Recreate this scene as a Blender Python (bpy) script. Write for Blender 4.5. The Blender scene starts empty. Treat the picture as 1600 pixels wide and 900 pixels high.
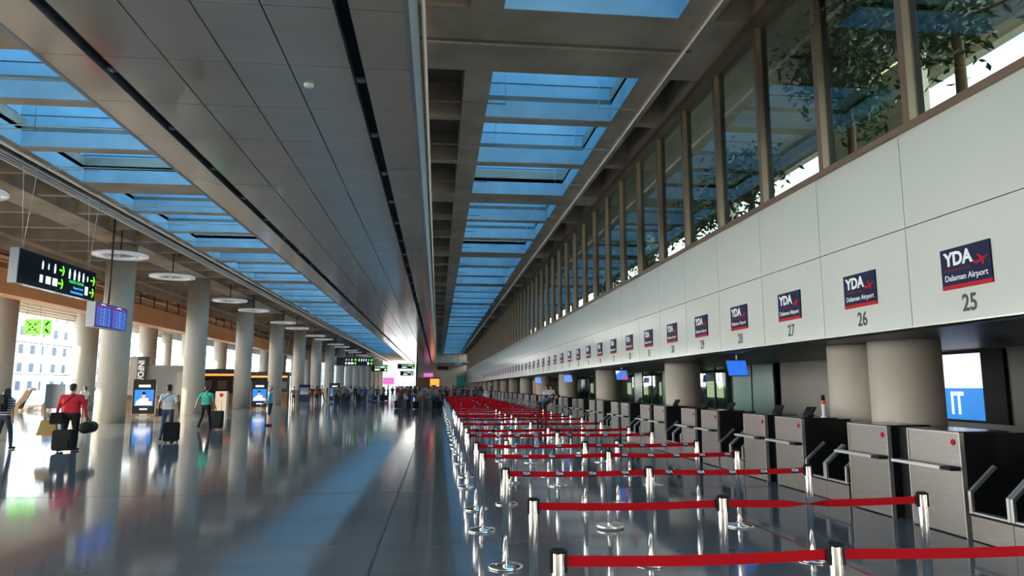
import bpy, math, random
import numpy as np
from mathutils import Matrix, Vector
random.seed(7)
SC = bpy.context.scene
COL = SC.collection
R = math.radians

# ------------------------------------------------------------------ camera, sky, sun, exposure
FPX = 1100.0
TH = math.atan(154 / FPX)
PS = math.atan(116 / FPX * math.cos(TH))
cd = bpy.data.cameras.new('camera'); cam = bpy.data.objects.new('camera', cd); COL.objects.link(cam)
cd.sensor_width = 36; cd.lens = FPX / 1600 * 36; cd.clip_end = 1000; cd.clip_start = 0.05
cam.location = (0, 0, 1.7)
cam.rotation_euler = (math.pi / 2 + TH, 0, -PS)
SC.camera = cam

w = bpy.data.worlds.new('sky'); SC.world = w; w.use_nodes = True
nt = w.node_tree; nt.nodes.clear()
tc = nt.nodes.new('ShaderNodeTexCoord'); sx = nt.nodes.new('ShaderNodeSeparateXYZ')
rp = nt.nodes.new('ShaderNodeValToRGB'); bg = nt.nodes.new('ShaderNodeBackground'); wo = nt.nodes.new('ShaderNodeOutputWorld')
nt.links.new(tc.outputs['Generated'], sx.inputs[0]); nt.links.new(sx.outputs['Z'], rp.inputs[0])
nt.links.new(rp.outputs[0], bg.inputs[0]); nt.links.new(bg.outputs[0], wo.inputs[0])
e = rp.color_ramp.elements
e[0].position = 0.0; e[0].color = (1.0, 0.93, 0.83, 1)
e[1].position = 0.85; e[1].color = (0.008, 0.066, 0.132, 1)
m = e.new(0.22); m.color = (0.62, 0.62, 0.62, 1)
m = e.new(0.46); m.color = (0.018, 0.095, 0.18, 1)
bg.inputs[1].default_value = 11.0

sd = bpy.data.lights.new('sun', 'SUN'); sun = bpy.data.objects.new('sun', sd); COL.objects.link(sun)
sd.energy = 13.0; sd.color = (1.0, 0.80, 0.55); sd.angle = R(0.6)
sun.rotation_euler = Vector((0.93, 0.08, -0.30)).to_track_quat('-Z', 'Y').to_euler()

SC.view_settings.view_transform = 'Standard'; SC.view_settings.look = 'None'
SC.view_settings.exposure = 0.8; SC.view_settings.gamma = 1.0; SC.view_settings.use_curve_mapping = False

# ------------------------------------------------------------------ helpers
def mat(name, col, rough=0.5, metal=0.0, var=0.0, scale=3.0, emit=0.0, bump=0.0, spec=0.5, stretch=(1, 1, 1), col2=None, detail=5, rvar=0.0):
    mt = bpy.data.materials.new(name); mt.use_nodes = True
    n = mt.node_tree.nodes; l = mt.node_tree.links; b = n['Principled BSDF']
    b.inputs['Base Color'].default_value = (*col, 1); b.inputs['Roughness'].default_value = rough
    b.inputs['Metallic'].default_value = metal; b.inputs['Specular IOR Level'].default_value = spec
    if emit:
        b.inputs['Emission Color'].default_value = (*col, 1); b.inputs['Emission Strength'].default_value = emit
    if var or bump or col2:
        t = n.new('ShaderNodeTexCoord'); mp = n.new('ShaderNodeMapping'); mp.inputs['Scale'].default_value = stretch
        nz = n.new('ShaderNodeTexNoise'); nz.inputs['Scale'].default_value = scale; nz.inputs['Detail'].default_value = detail
        l.new(t.outputs['Object'], mp.inputs[0]); l.new(mp.outputs[0], nz.inputs['Vector'])
        cr = n.new('ShaderNodeValToRGB')
        c2 = col2 or tuple(min(1, c * (1 + var)) for c in col)
        c1 = tuple(c * (1 - var) for c in col) if not col2 else col
        cr.color_ramp.elements[0].position = .3; cr.color_ramp.elements[1].position = .7
        cr.color_ramp.elements[0].color = (*c1, 1); cr.color_ramp.elements[1].color = (*c2, 1)
        l.new(nz.outputs[0], cr.inputs[0]); l.new(cr.outputs[0], b.inputs['Base Color'])
        if rvar:
            mr = n.new('ShaderNodeMapRange'); mr.inputs['To Min'].default_value = max(0, rough - rvar); mr.inputs['To Max'].default_value = rough + rvar
            l.new(nz.outputs[0], mr.inputs[0]); l.new(mr.outputs[0], b.inputs['Roughness'])
        if bump:
            bp = n.new('ShaderNodeBump'); bp.inputs['Strength'].default_value = bump; bp.inputs['Distance'].default_value = .02
            l.new(nz.outputs[0], bp.inputs['Height']); l.new(bp.outputs[0], b.inputs['Normal'])
    return mt

def glassmat(name, tint, refl=0.12, rough=0.0):
    mt = bpy.data.materials.new(name); mt.use_nodes = True
    n = mt.node_tree.nodes; l = mt.node_tree.links; n.remove(n['Principled BSDF'])
    tr = n.new('ShaderNodeBsdfTransparent'); tr.inputs[0].default_value = (*tint, 1)
    gl = n.new('ShaderNodeBsdfGlossy'); gl.inputs['Roughness'].default_value = rough; gl.inputs[0].default_value = (.95, 1, 1, 1)
    fr = n.new('ShaderNodeLayerWeight'); fr.inputs[0].default_value = refl
    mx = n.new('ShaderNodeMixShader')
    ge = n.new('ShaderNodeNewGeometry'); sb = n.new('ShaderNodeMath'); sb.operation = 'SUBTRACT'; sb.use_clamp = True
    l.new(fr.outputs['Fresnel'], sb.inputs[0]); l.new(ge.outputs['Backfacing'], sb.inputs[1]); l.new(sb.outputs[0], mx.inputs[0]); l.new(tr.outputs[0], mx.inputs[1]); l.new(gl.outputs[0], mx.inputs[2])
    l.new(mx.outputs[0], n['Material Output'].inputs[0])
    return mt

M = {}
M['floor'] = mat('polished_floor', (.13, .15, .168), .08, 0, scale=.55, col2=(.19, .20, .205), stretch=(.5, 1.6, 1), spec=.75, rvar=.035)
M['joint'] = mat('floor_joint', (.05, .055, .06), .4)
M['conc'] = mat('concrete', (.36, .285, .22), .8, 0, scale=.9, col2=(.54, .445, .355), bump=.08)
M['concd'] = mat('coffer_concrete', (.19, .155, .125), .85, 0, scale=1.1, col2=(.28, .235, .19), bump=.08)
M['well'] = mat('skylight_blue_paint', (.36, .53, .63), .8, 0, var=.10, scale=1.3)  # well concrete with the blue of the sky light mixed into its base colour
M['col'] = mat('column_concrete', (.42, .385, .335), .62, 0, scale=1.3, col2=(.52, .48, .425), stretch=(1, 1, .25), bump=.05)
M['steelceil'] = mat('ceiling_metal', (.73, .61, .50), .12, .62, var=.05, scale=.8, rvar=.04)
M['black'] = mat('matt_black', (.010, .010, .011), .6, spec=.25)
M['blackg'] = mat('gloss_black', (.015, .015, .017), .18)
M['dark'] = mat('dark_grey', (.045, .045, .05), .5)
M['soffit'] = mat('dark_slatted_soffit', (.05, .055, .06), .35, .3)
M['enamel'] = mat('pale_enamel_panel', (.58, .61, .575), .14, 0, var=.02, scale=.7, spec=.6)
M['bronze'] = mat('bronze_aluminium', (.27, .175, .12), .38, .5, var=.08, scale=2)
M['steel'] = mat('brushed_steel', (.36, .325, .30), .30, .85, var=.08, scale=5, stretch=(1, 1, 12))
M['steell'] = mat('bright_steel_trim', (.72, .69, .65), .28, .8)
M['chrome'] = mat('chrome', (.86, .85, .83), .15, 1.0)
M['red'] = mat('red_webbing', (.44, .002, .009), .75, spec=.15)
M['redtape'] = mat('red_tape', (.35, .02, .03), .4)
M['white'] = mat('white_print', (.85, .87, .9), .5)
M['navy'] = mat('navy_sign', (.009, .014, .055), .5, spec=.2)
M['redp'] = mat('red_print', (.50, .008, .02), .6, spec=.2)
M['num'] = mat('charcoal_print', (.045, .045, .05), .5)
M['orange'] = mat('orange_panel', (1.0, .40, .145), .45, var=.05, scale=.6)
M['beige'] = mat('beige_wall', (.60, .52, .42), .6, var=.05, scale=.5)
M['greywall'] = mat('grey_wall', (.24, .225, .21), .6, var=.07, scale=.8)
M['pipe'] = mat('painted_pipe', (.52, .50, .46), .5)
M['tray'] = mat('galvanised_tray', (.34, .37, .41), .4, .5)
M['slat'] = mat('pale_slat', (.86, .76, .62), .6)
M['glass'] = glassmat('facade_glass', (.93, .96, .97), .06)
M['glassd'] = glassmat('clerestory_glass', (.50, .60, .58), .42)
M['frost'] = mat('frosted_teal_glass', (.20, .32, .29), .22, var=.06, scale=.6)
M['glassg'] = glassmat('green_glass', (.52, .66, .62), .25, .02)
M['lamp'] = mat('lamp_acrylic', (.74, .76, .80), .15, emit=.12)
M['ledw'] = mat('sign_white_light', (.85, .95, 1), .5, emit=.65)
M['ledg'] = mat('sign_green_light', (.20, .95, .02), .5, emit=.8)
M['ledt'] = mat('sign_green_text_light', (.02, .5, .12), .5, emit=.8)
M['ledb'] = mat('sign_blue_text_light', (.05, .35, .85), .5, emit=.8)
M['scrb'] = mat('screen_blue', (.01, .04, .30), .3, emit=.4)
M['scrb2'] = mat('screen_bright_blue', (.015, .14, .70), .3, emit=.5)
M['scrl'] = mat('screen_row', (.06, .16, .60), .3, emit=.35)
M['scrr'] = mat('screen_red', (.6, .03, .07), .3, emit=.4)
M['scrw'] = mat('screen_white', (.80, .84, 1), .3, emit=.55)
M['scrm'] = mat('screen_mid_blue', (.025, .20, .60), .3, emit=.55)
M['scrs'] = mat('screen_skin', (.80, .48, .36), .3, emit=.35)
M['pink'] = mat('pink_lit_sign', (.8, .2, .6), .4, emit=.5)
M['warmlit'] = mat('orange_lit_strip', (1.0, .33, .06), .4, emit=.8)
M['teal'] = mat('teal_panel', (.03, .35, .27), .4)
M['redorange'] = mat('red_orange_panel', (.80, .14, .06), .4)
M['wood'] = mat('brown_wood', (.22, .10, .045), .5, var=.2, scale=3)
M['leaf'] = mat('leaf_green', (.035, .085, .022), .5, var=.35, scale=4)
M['bark'] = mat('bark', (.20, .10, .05), .8)
M['outwhite'] = mat('white_render', (.88, .87, .84), .8)
M['outgrey'] = mat('grey_render', (.11, .115, .12), .8, var=.1, scale=.3)
M['ground'] = mat('pale_paving', (.72, .69, .63), .8)
M['win'] = mat('dark_window', (.10, .12, .15), .2)
M['greensign'] = mat('green_backlit', (.18, .85, .03), .4, emit=.55)

class MB:
    def __init__(s): s.v = []; s.f = []; s.m = []; s.sm = []
    def add(s, vs, fs, mi=0, smooth=False):
        o = len(s.v); s.v += [tuple(p) for p in vs]
        for f in fs: s.f.append([i + o for i in f]); s.m.append(mi); s.sm.append(smooth)
        return s
    def box(s, x0, x1, y0, y1, z0, z1, mi=0):
        v = [(x0, y0, z0), (x1, y0, z0), (x1, y1, z0), (x0, y1, z0), (x0, y0, z1), (x1, y0, z1), (x1, y1, z1), (x0, y1, z1)]
        return s.add(v, [(3, 2, 1, 0), (4, 5, 6, 7), (0, 1, 5, 4), (1, 2, 6, 5), (2, 3, 7, 6), (3, 0, 4, 7)], mi)
    def lathe(s, prof, seg=24, c=(0, 0, 0), mi=0, smooth=True):
        v = []; f = []; n = len(prof)
        for i in range(seg):
            a = 2 * math.pi * i / seg
            for r, z in prof: v.append((c[0] + r * math.cos(a), c[1] + r * math.sin(a), c[2] + z))
        for i in range(seg):
            j = (i + 1) % seg
            for k in range(n - 1): f.append((i * n + k, j * n + k, j * n + k + 1, i * n + k + 1))
        f.append([i * n for i in range(seg)][::-1]); f.append([i * n + n - 1 for i in range(seg)])
        return s.add(v, f, mi, smooth)
    def tube(s, pts, r, seg=8, mi=0):
        pts = [Vector(p) for p in pts]; v = []; f = []
        rs = r if isinstance(r, (list, tuple)) else [r] * len(pts)
        up = Vector((0.013, 0.021, 1))
        for i, p in enumerate(pts):
            d = (pts[min(i + 1, len(pts) - 1)] - pts[max(i - 1, 0)]).normalized()
            a = d.cross(up if abs(d.z) < .95 else Vector((1, 0.02, 0))).normalized(); b = a.cross(d)
            for k in range(seg):
                t = 2 * math.pi * k / seg; v.append(p + (a * math.cos(t) + b * math.sin(t)) * rs[i])
        for i in range(len(pts) - 1):
            for k in range(seg):
                q = (k + 1) % seg; f.append((i * seg + k, i * seg + q, (i + 1) * seg + q, (i + 1) * seg + k))
        f.append(list(range(seg))[::-1]); f.append([(len(pts) - 1) * seg + k for k in range(seg)])
        return s.add(v, f, mi, True)
    def prism(s, poly, axis, a, b, mi=0):      # poly in the two other axes
        def P(u, t):
            return {'x': (t, u[0], u[1]), 'y': (u[0], t, u[1]), 'z': (u[0], u[1], t)}[axis]
        n = len(poly); v = [P(u, a) for u in poly] + [P(u, b) for u in poly]
        f = [list(range(n))[::-1], [n + i for i in range(n)]] + [(i, (i + 1) % n, n + (i + 1) % n, n + i) for i in range(n)]
        return s.add(v, f, mi)
    def mesh(s, name, mats):
        me = bpy.data.meshes.new(name); me.from_pydata(s.v, [], s.f); me.update()
        for x in (mats if isinstance(mats, (list, tuple)) else [mats]): me.materials.append(M[x] if isinstance(x, str) else x)
        me.polygons.foreach_set('material_index', s.m); me.polygons.foreach_set('use_smooth', s.sm)
        import bmesh
        bm = bmesh.new(); bm.from_mesh(me); bmesh.ops.recalc_face_normals(bm, faces=bm.faces); bm.to_mesh(me); bm.free()
        return me
    def build(s, name, mats, parent=None, loc=None): return put(name, s.mesh(name, mats), parent, loc)

def put(name, me, parent=None, loc=None, rz=0):
    o = bpy.data.objects.new(name, me); COL.objects.link(o); o.parent = parent
    if loc: o.location = loc
    if rz: o.rotation_euler.z = rz
    return o
def tag(o, label=None, cat=None, group=None, kind=None):
    if label: o['label'] = label
    if cat: o['category'] = cat
    if group: o['group'] = group
    if kind: o['kind'] = kind
    return o
def empty(name, loc=(0, 0, 0), rz=0, **k):
    o = put(name, None, None, loc, rz); o.empty_display_size = .1; return tag(o, **k)
def copy_tree(o, parent=None):
    c = o.copy(); COL.objects.link(c); c.parent = parent
    for ch in o.children: copy_tree(ch, c)
    return c
def bx(name, x0, x1, y0, y1, z0, z1, mt, parent=None, loc=None): return MB().box(x0, x1, y0, y1, z0, z1).build(name, mt, parent, loc)
_tx = {}
def textmesh(body, size, mt, bold=0.0, sx=1.0):
    k = (body, size, mt, bold, sx)
    if k not in _tx:
        c = bpy.data.curves.new('text', 'FONT'); c.body = body; c.size = size; c.align_x = 'CENTER'; c.align_y = 'CENTER'; c.extrude = .002; c.offset = bold; c.resolution_u = 3
        o = bpy.data.objects.new('text', c); COL.objects.link(o)
        me = bpy.data.meshes.new_from_object(o.evaluated_get(bpy.context.evaluated_depsgraph_get()))
        bpy.data.objects.remove(o); me.transform(Matrix.Scale(sx, 4, (1, 0, 0))); me.materials.clear(); me.materials.append(M[mt]); _tx[k] = me
    return _tx[k]
ROT = {'-x': Matrix(((0, 0, -1), (-1, 0, 0), (0, 1, 0))), '+x': Matrix(((0, 0, 1), (1, 0, 0), (0, 1, 0))), '-y': Matrix(((1, 0, 0), (0, 0, -1), (0, 1, 0)))}
def text(name, body, size, mt, face, loc, parent, bold=0.0, sx=1.0):
    o = put(name, textmesh(body, size, mt, bold, sx), parent); o.matrix_local = Matrix.Translation(loc) @ ROT[face].to_4x4(); return o

XR = 5.95
Y0, YE, YL = -14.0, 150.0, 205.0
XF = -35.0

# ------------------------------------------------------------------ floor
fl = MB().box(XF, 10.6, Y0, YL, -.2, 0).build('floor', 'floor'); tag(fl, 'dark polished stone floor running the length of the hall', kind='structure')
g = MB()
g.box(XF, XR, 11.9, 11.925, .0002, .0012); g.box(XF, XR, 35.0, 35.03, .0002, .0012); g.box(-.62, -.60, Y0, YE, .0002, .0012)
g.build('floor_joint', 'joint', fl)
bx('floor_tape_line', 3.92, 3.96, 1.5, 60, .0004, .0016, 'redtape', fl)
gr = bx('ground', -260, XF - .3, -150, 400, -.4, -.12, 'ground'); tag(gr, 'pale sunlit paving outside the glass front', kind='structure')

# ------------------------------------------------------------------ concrete ceiling with skylights
ce = empty('ceiling', label='board-marked concrete coffered slab with skylight wells', kind='structure')
ZS = 8.6
GR = 11.28
starts = [14.73 - GR * 2 - 2.6 + 0.0, 14.73 - GR - 1.28] + [14.73 + GR * k for k in range(0, 17)]
cells = []; xb = []
prev = Y0
for gi, s0 in enumerate(starts):
    if s0 > YE: break
    if s0 > prev: xb.append((prev, s0))
    c = [(s0, s0 + 2.65), (s0 + 3.0, s0 + 6.3), (s0 + 6.65, s0 + 9.95)]
    cells += c; xb += [(c[0][1], c[1][0]), (c[1][1], c[2][0])]; prev = c[2][1]
xb.append((prev, prev + 1.3)); YS = prev + 1.3
# longitudinal beams (soffit at ZS)
for x0, x1 in ((-.75, -.45), (.5, 1.1), (4.45, 5.15), (5.88, 6.3), (-5.6, -5.2), (-13.1, -12.15)):
    bx('beam', x0, x1, Y0, YS, ZS, ZS + .9, 'conc', ce)
for y0, y1 in xb:
    wide = (y1 - y0) > .8
    for x0, x1 in ((-.45, .5), (1.1, 4.45), (5.15, 5.88), (-12.15, -5.6)):
        if x0 in (1.1, -12.15) and not wide:
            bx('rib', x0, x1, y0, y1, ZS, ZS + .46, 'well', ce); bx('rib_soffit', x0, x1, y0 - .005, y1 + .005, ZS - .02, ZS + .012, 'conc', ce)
        else: bx('rib' if not wide else 'cross_beam', x0, x1, y0, y1, ZS + (.004 if wide else .02), ZS + .9, 'conc', ce)
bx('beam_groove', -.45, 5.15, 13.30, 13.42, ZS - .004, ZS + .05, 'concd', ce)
bx('beam_lip', -.45, 5.15, 13.42, 13.50, ZS - .05, ZS + .01, 'conc', ce)
for x0, x1 in ((-.45, .5), (5.15, 5.88)):
    bx('coffer_top', x0 - .3, x1 + .3, Y0, YS, ZS + .9, ZS + 1.0, 'concd', ce)
# skylight wells: low rib faces, a set-back ledge, tall upstand walls open to the sky
for x0, x1 in ((1.1, 4.45), (-12.15, -5.6)):
    for y0, y1 in cells:
        t = MB(); st = .16
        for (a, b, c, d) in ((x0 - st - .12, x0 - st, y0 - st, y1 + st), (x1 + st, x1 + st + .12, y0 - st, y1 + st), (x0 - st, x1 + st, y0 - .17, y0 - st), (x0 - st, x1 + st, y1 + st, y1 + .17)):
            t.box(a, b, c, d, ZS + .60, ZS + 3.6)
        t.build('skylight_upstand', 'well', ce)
        t = MB()
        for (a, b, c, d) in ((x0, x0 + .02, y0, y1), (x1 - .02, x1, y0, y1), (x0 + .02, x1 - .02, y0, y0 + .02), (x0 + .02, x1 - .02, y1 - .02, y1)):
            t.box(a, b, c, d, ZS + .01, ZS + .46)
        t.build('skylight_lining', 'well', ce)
        t = MB()
        for (a, b, c, d) in ((x0 - .2, x0, y0 - .17, y1 + .17), (x1, x1 + .2, y0 - .17, y1 + .17), (x0, x1, y0 - .17, y0), (x0, x1, y1, y1 + .17)):
            t.box(a, b, c, d, ZS + .462, ZS + .60)
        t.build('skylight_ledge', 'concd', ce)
        t = MB(); zz = ZS + 1.0
        t.box(x0 - st, x1 + st, y1 + st - .012, y1 + st, zz, zz + .02); t.box(x1 + st - .012, x1 + st, y0, y1, zz, zz + .02); t.box(x0 - st, x0 - st + .012, y0, y1, zz, zz + .02)
        t.build('joint_line', 'dark', ce)
# left coffered slab over the columns
for x0, x1 in ((-16.1, -14.7), (-20.2, -19.6)):
    bx('beam', x0, x1, Y0, YL, ZS - .02, ZS + 1.0, 'conc', ce)
y = Y0 + 1.2
while y < YL:
    wd = .16
    bx('rib', -14.7, -13.1, y, y + wd + .1, ZS + .06, ZS + 1, 'conc', ce); bx('rib', -19.6, -16.1, y, y + wd + .1, ZS + .06, ZS + 1, 'conc', ce)
    y += 2.82
bx('coffer_top', -20.4, -13.0, Y0, YL, ZS + 1.0, ZS + 1.1, 'conc', ce)
bx('slab', -13.1, -5.2, YS, YL, ZS, ZS + .5, 'conc', ce)
bx('slab', -.75, 6.3, YS, YE + 2, ZS, ZS + .5, 'conc', ce)
# roof behind the dropped ceiling
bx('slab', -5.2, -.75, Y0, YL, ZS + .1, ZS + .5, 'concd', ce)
# warm slatted ceiling of the outer bay
bx('slab', XF - 1.2, -20.2, Y0, YL, 8.15, 8.6, 'conc', ce)
for i in range(12):
    x = -21.2 - i * 1.2
    bx('slat', x - .09, x + .09, 4, 150, 7.75, 8.04, 'slat', ce)
for i in range(18): bx('cross_slat', XF, -20.3, 6 + i * 5.6, 6.18 + i * 5.6, 8.03, 8.15, 'slat', ce)

# dropped metal ceiling
ZC = 6.1
dc = empty('ceiling', label='dropped ceiling of satin grey metal panels with two black light slots', kind='structure')
colsx = [(-5.38, -4.74), (-4.56, -3.74), (-3.72, -2.92), (-2.90, -2.12), (-2.10, -1.28), (-1.10, -.46)]
pm = [MB().box(x0, x1, 0.006, 1.549, ZC, ZC + .03).mesh('panel', 'steelceil') for x0, x1 in colsx]
yy = -2.97 - 1.555 * 3
while yy < 36:
    for me in pm: put('panel', me, dc, (0, yy, 0))
    yy += 1.555
t = MB()
for x0, x1 in colsx:
    q = yy
    while q < YE - 1: t.box(x0, x1, q + .006, q + 1.549, ZC, ZC + .03); q += 1.555
tag(t.build('far_panels', 'steelceil', dc), kind='stuff')
for x0, x1 in ((-5.38, -4.74), (-4.56, -1.28), (-1.10, -.46)): bx('backing', x0, x1, -8, YE - .5, ZC + .035, ZC + .06, 'black', dc)
for x in (-4.65, -1.19):
    bx('light_slot', x - .09, x + .09, -8, YE - .5, ZC + .16, ZC + .2, 'black', dc)
    bx('slot_side', x - .092, x - .086, -8, YE - .5, ZC - .004, ZC + .16, 'tray', dc); bx('slot_side', x + .086, x + .092, -8, YE - .5, ZC - .004, ZC + .16, 'black', dc)
    sm = MB().box(-.06, .06, -.05, .05, 0, .04).lathe([(.02, -.02), (.03, .01)], 10).mesh('spot_bracket', 'tray')
    for k in range(26): put('spot_bracket', sm, dc, (x, 3.1 + 2.3 * k, ZC + .04))
bx('edge_fascia', -.46, -.40, -8, YE - .5, ZC - .01, ZC + 1.5, 'tray', dc)
bx('edge_fascia', -5.44, -5.38, -8, YE - .5, ZC - .01, ZC + .5, 'tray', dc)
bx('plenum_lid', -5.4, -.42, -8, YE - .5, ZC + 1.4, ZC + 1.5, 'dark', dc)
sdm = MB().lathe([(.075, 0), (.075, -.02), (.05, -.045), (.001, -.05)], 20).build('smoke_detector', 'white', None, (-1.95, 10.1, ZC))
tag(sdm, 'small white round smoke detector on the metal ceiling', 'detector')

# sprinkler pipes and trays
def pipe_run(name, x, label, xs0, xs1):
    p = empty(name, (x, 0, ZS - .1), label=label, cat='pipe')
    MB().tube([(0, Y0, 0), (0, YS - 3, 0)], .042, 10).build('main_pipe', 'pipe', p)
    br = MB().tube([(0, 0, -.01), (xs0, 0, -.01), (xs0, 0, .75)], .017, 6).mesh('branch_pipe', 'pipe')
    br2 = MB().tube([(0, 0, -.01), (xs1, 0, -.01), (xs1, 0, .6)], .017, 6).mesh('branch_pipe', 'pipe')
    for i, (y0, y1) in enumerate(cells):
        if y1 < 6 or y0 > 70: continue
        put('branch_pipe', br, p, (0, y0 + 1.5, 0))
        if xs1: put('branch_pipe', br2, p, (0, y0 + 1.2, 0))
    return p
pipe_run('sprinkler_pipe', 4.9, 'long pale sprinkler pipe under the concrete beam beside the clerestory', -1.05, 0)
pipe_run('sprinkler_pipe', -12.3, 'long pale sprinkler pipe along the left skylight strip', 1.5, 5.2)
pipe_run('sprinkler_pipe', -.36, 'slim sprinkler pipe crossing the small dark coffers by the metal ceiling edge', 1.9, 0)
tr = empty('cable_tray', (-12.75, 0, ZS - .16), label='galvanised cable tray with conduits beside the left skylights', cat='cable tray')
bx('tray', -.18, .18, Y0, YL - 6, 0, .05, 'tray', tr)
for dx in (-.24, -.1, .05, .22): MB().tube([(dx, Y0, -.03), (dx, YL - 6, -.03)], .028, 6).build('conduit', 'tray' if dx > -.2 else 'pipe', tr)

# ------------------------------------------------------------------ right wall: enamel fascia, clerestory, soffit, back office
wr = empty('wall_right', (0, 0, 0), label='pale glossy enamel fascia panels above the check-in desks', kind='structure')
PW = 2.037; J0 = 8.29
pmu = MB().box(XR, XR + .05, .006, PW - .006, 3.722, 4.95).mesh('panel', 'enamel'); pml = MB().box(XR, XR + .05, .006, PW - .006, 2.45, 3.710).mesh('panel', 'enamel')
panels = {}
for k in range(-6, 70):
    y = J0 + PW * k
    if y + PW > YE: break
    put('panel', pmu, wr, (0, y, 0)); panels[k] = put('panel', pml, wr, (0, y, 0))
bx('backing', XR + .052, XR + .12, -4, YE, 2.45, 4.95, 'dark', wr)
bx('soffit', XR + .005, 10.6, -4, YE, 2.452, 2.75, 'soffit', wr)
bx('drip_edge', XR - .012, XR + .02, -4, YE, 2.435, 2.452, 'steell', wr)
for i in range(40): bx('soffit_slat', 6.2 + i * .11, 6.26 + i * .11, 2, 60, 2.425, 2.452, 'soffit', wr)
wb = empty('wall_back', label='grey office wall behind the check-in desks', kind='structure')
bx('wall', 10.5, 10.7, -4, 21.2, 0, 2.46, 'greywall', wb)
bx('wall', 13.0, 13.2, 21.2, YE, 0, 2.46, 'greywall', wb); bx('wall', 10.5, 13.0, 20.9, 21.2, 0, 2.46, 'greywall', wb)
bx('office_floor', 10.5, 13.2, 21.2, YE, -.2, 0, 'dark', wb); bx('office_ceiling', 10.5, 13.2, 21.2, YE, 2.452, 2.7, 'soffit', wb)
bx('wainscot', 10.46, 10.5, -4, 20.9, 0, .85, 'dark', wb)
w3 = empty('window_3', label='green tinted glass office partition behind the desks', kind='structure')
gp = MB().box(10.50, 10.515, .02, 1.58, .02, 2.43).mesh('pane', 'glassg'); gpf = MB().box(10.50, 10.515, .02, 1.58, .02, 2.43).mesh('pane', 'frost'); gm = MB().box(10.47, 10.54, -.025, .025, 0, 2.45).mesh('mullion', 'dark')
for k in range(36):
    put('pane', gpf if k in (0, 1, 6, 9) else gp, w3, (0, 21.3 + k * 1.6, 0)); put('mullion', gm, w3, (0, 21.3 + k * 1.6, 0))
bm_ = MB().box(12.9, 12.98, 0, 1.1, 1.15, 2.0).mesh('lit_window', M['scrw'])
for k in range(10):
    o = put('lit_panel', MB().box(12.9, 12.98, 0, 1.0 + .4 * (k % 3), 1.2, 1.95).mesh('lit_panel', mat('warm_office_light', (1, .80, .55), .5, emit=.8) if k == 0 else bpy.data.materials['warm_office_light']), wb, (0, 23.5 + k * 3.9, 0))

w1 = empty('window_1', label='long clerestory window with bronze mullions above the fascia', kind='structure')
mm = MB().box(XR - .03, XR + .09, -.065, .065, 4.97, 8.56).mesh('mullion', 'bronze'); gk = MB().box(XR + .092, XR + .20, -.05, .05, 4.97, 8.56).mesh('gasket', 'black')
wp = MB().box(XR + .07, XR + .085, .065, PW - .065, 5.04, 8.47).mesh('pane', 'glassd')
k = -5
while 8.06 + PW * k < YE - 2:
    y = 8.06 + PW * k
    put('mullion', mm, w1, (0, y, 0)); put('pane', wp, w1, (0, y, 0)); put('gasket', gk, w1, (0, y, 0)); k += 1
bx('sill', XR - .05, XR + .26, -4, YE, 4.952, 5.04, 'bronze', w1); bx('head_frame', XR - .05, XR + .26, -4, YE, 8.47, 8.59, 'bronze', w1)
bx('head_trim', XR - .16, XR - .05, -4, YE, 8.44, 8.59, 'bronze', w1)
# terrace behind the clerestory
te = empty('wall_terrace', label='planted terrace behind the clerestory glass', kind='structure')
bx('terrace_floor', XR + .3, 22, -6, YE, 4.5, 4.9, 'conc', te); bx('terrace_roof', 6.3, 12.2, -6, YE, 9.6, 10.0, 'concd', te)
bx('terrace_roof_lip', 12.2, 12.5, -6, YE, 9.3, 9.9, 'conc', te)
bx('terrace_wall', 15.9, 16.2, 25, YE, 4.9, 8.3, 'beige', te)
for k in range(14): bx('terrace_post', 10.6, 11.0, 4 + k * 10.2, 4.5 + k * 10.2, 4.9, 9.6, 'col', te)
bx('terrace_screen', 9.6, 9.8, 12.6, 16.2, 4.9, 9.6, 'slat', te)

# near end wall behind the camera, far end walls
wn = bx('wall_near', XF, 13, Y0 - .3, Y0, 0, 9.5, 'beige'); tag(wn, 'plain beige wall closing the near end', kind='structure')
we = empty('wall_end', label='beige wall closing the far end of the check-in hall', kind='structure')
bx('wall', -4.6, 11, YE, YE + .4, 0, 9.4, 'beige', we); bx('return_wall', -4.6, -4.2, YE, YL, 0, 9.4, 'beige', we)
bx('bulkhead', -.3, 5.9, YE - 14, YE, 6.2, 6.5, 'beige', we); bx('dark_recess', -.2, 2.2, YE - .1, YE - .02, 5.2, 6.0, 'dark', we)
bx('doorway', -4.4, .4, YE - .12, YE - .02, .1, 3.6, 'wood', we); bx('door_light', -1.6, .3, YE - .2, YE - .12, 1.7, 3.3, 'warmlit', we)
bx('teal_panel', 3.9, 5.7, YE - .3, YE - .1, .4, 3.9, 'teal', we)
for k in range(9): bx('panel_joint', -4.4 + k * 1.2, -4.38 + k * 1.2, YE - .012, YE, 0, 9.4, 'concd', we)
w4 = empty('window_4', label='bright glazed end of the left aisle', kind='structure')
for k in range(12):
    x = XF + .2 + k * 2.55
    bx('pane', x + .04, x + 2.5, YL - .2, YL - .18, 0, 8.5, 'glass', w4); bx('mullion', x - .04, x + .04, YL - .3, YL - .1, 0, 8.6, 'steell', w4)
for z in (2.6, 5.4): bx('transom', XF, -4.6, YL - .28, YL - .12, z, z + .08, 'steell', w4)

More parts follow.
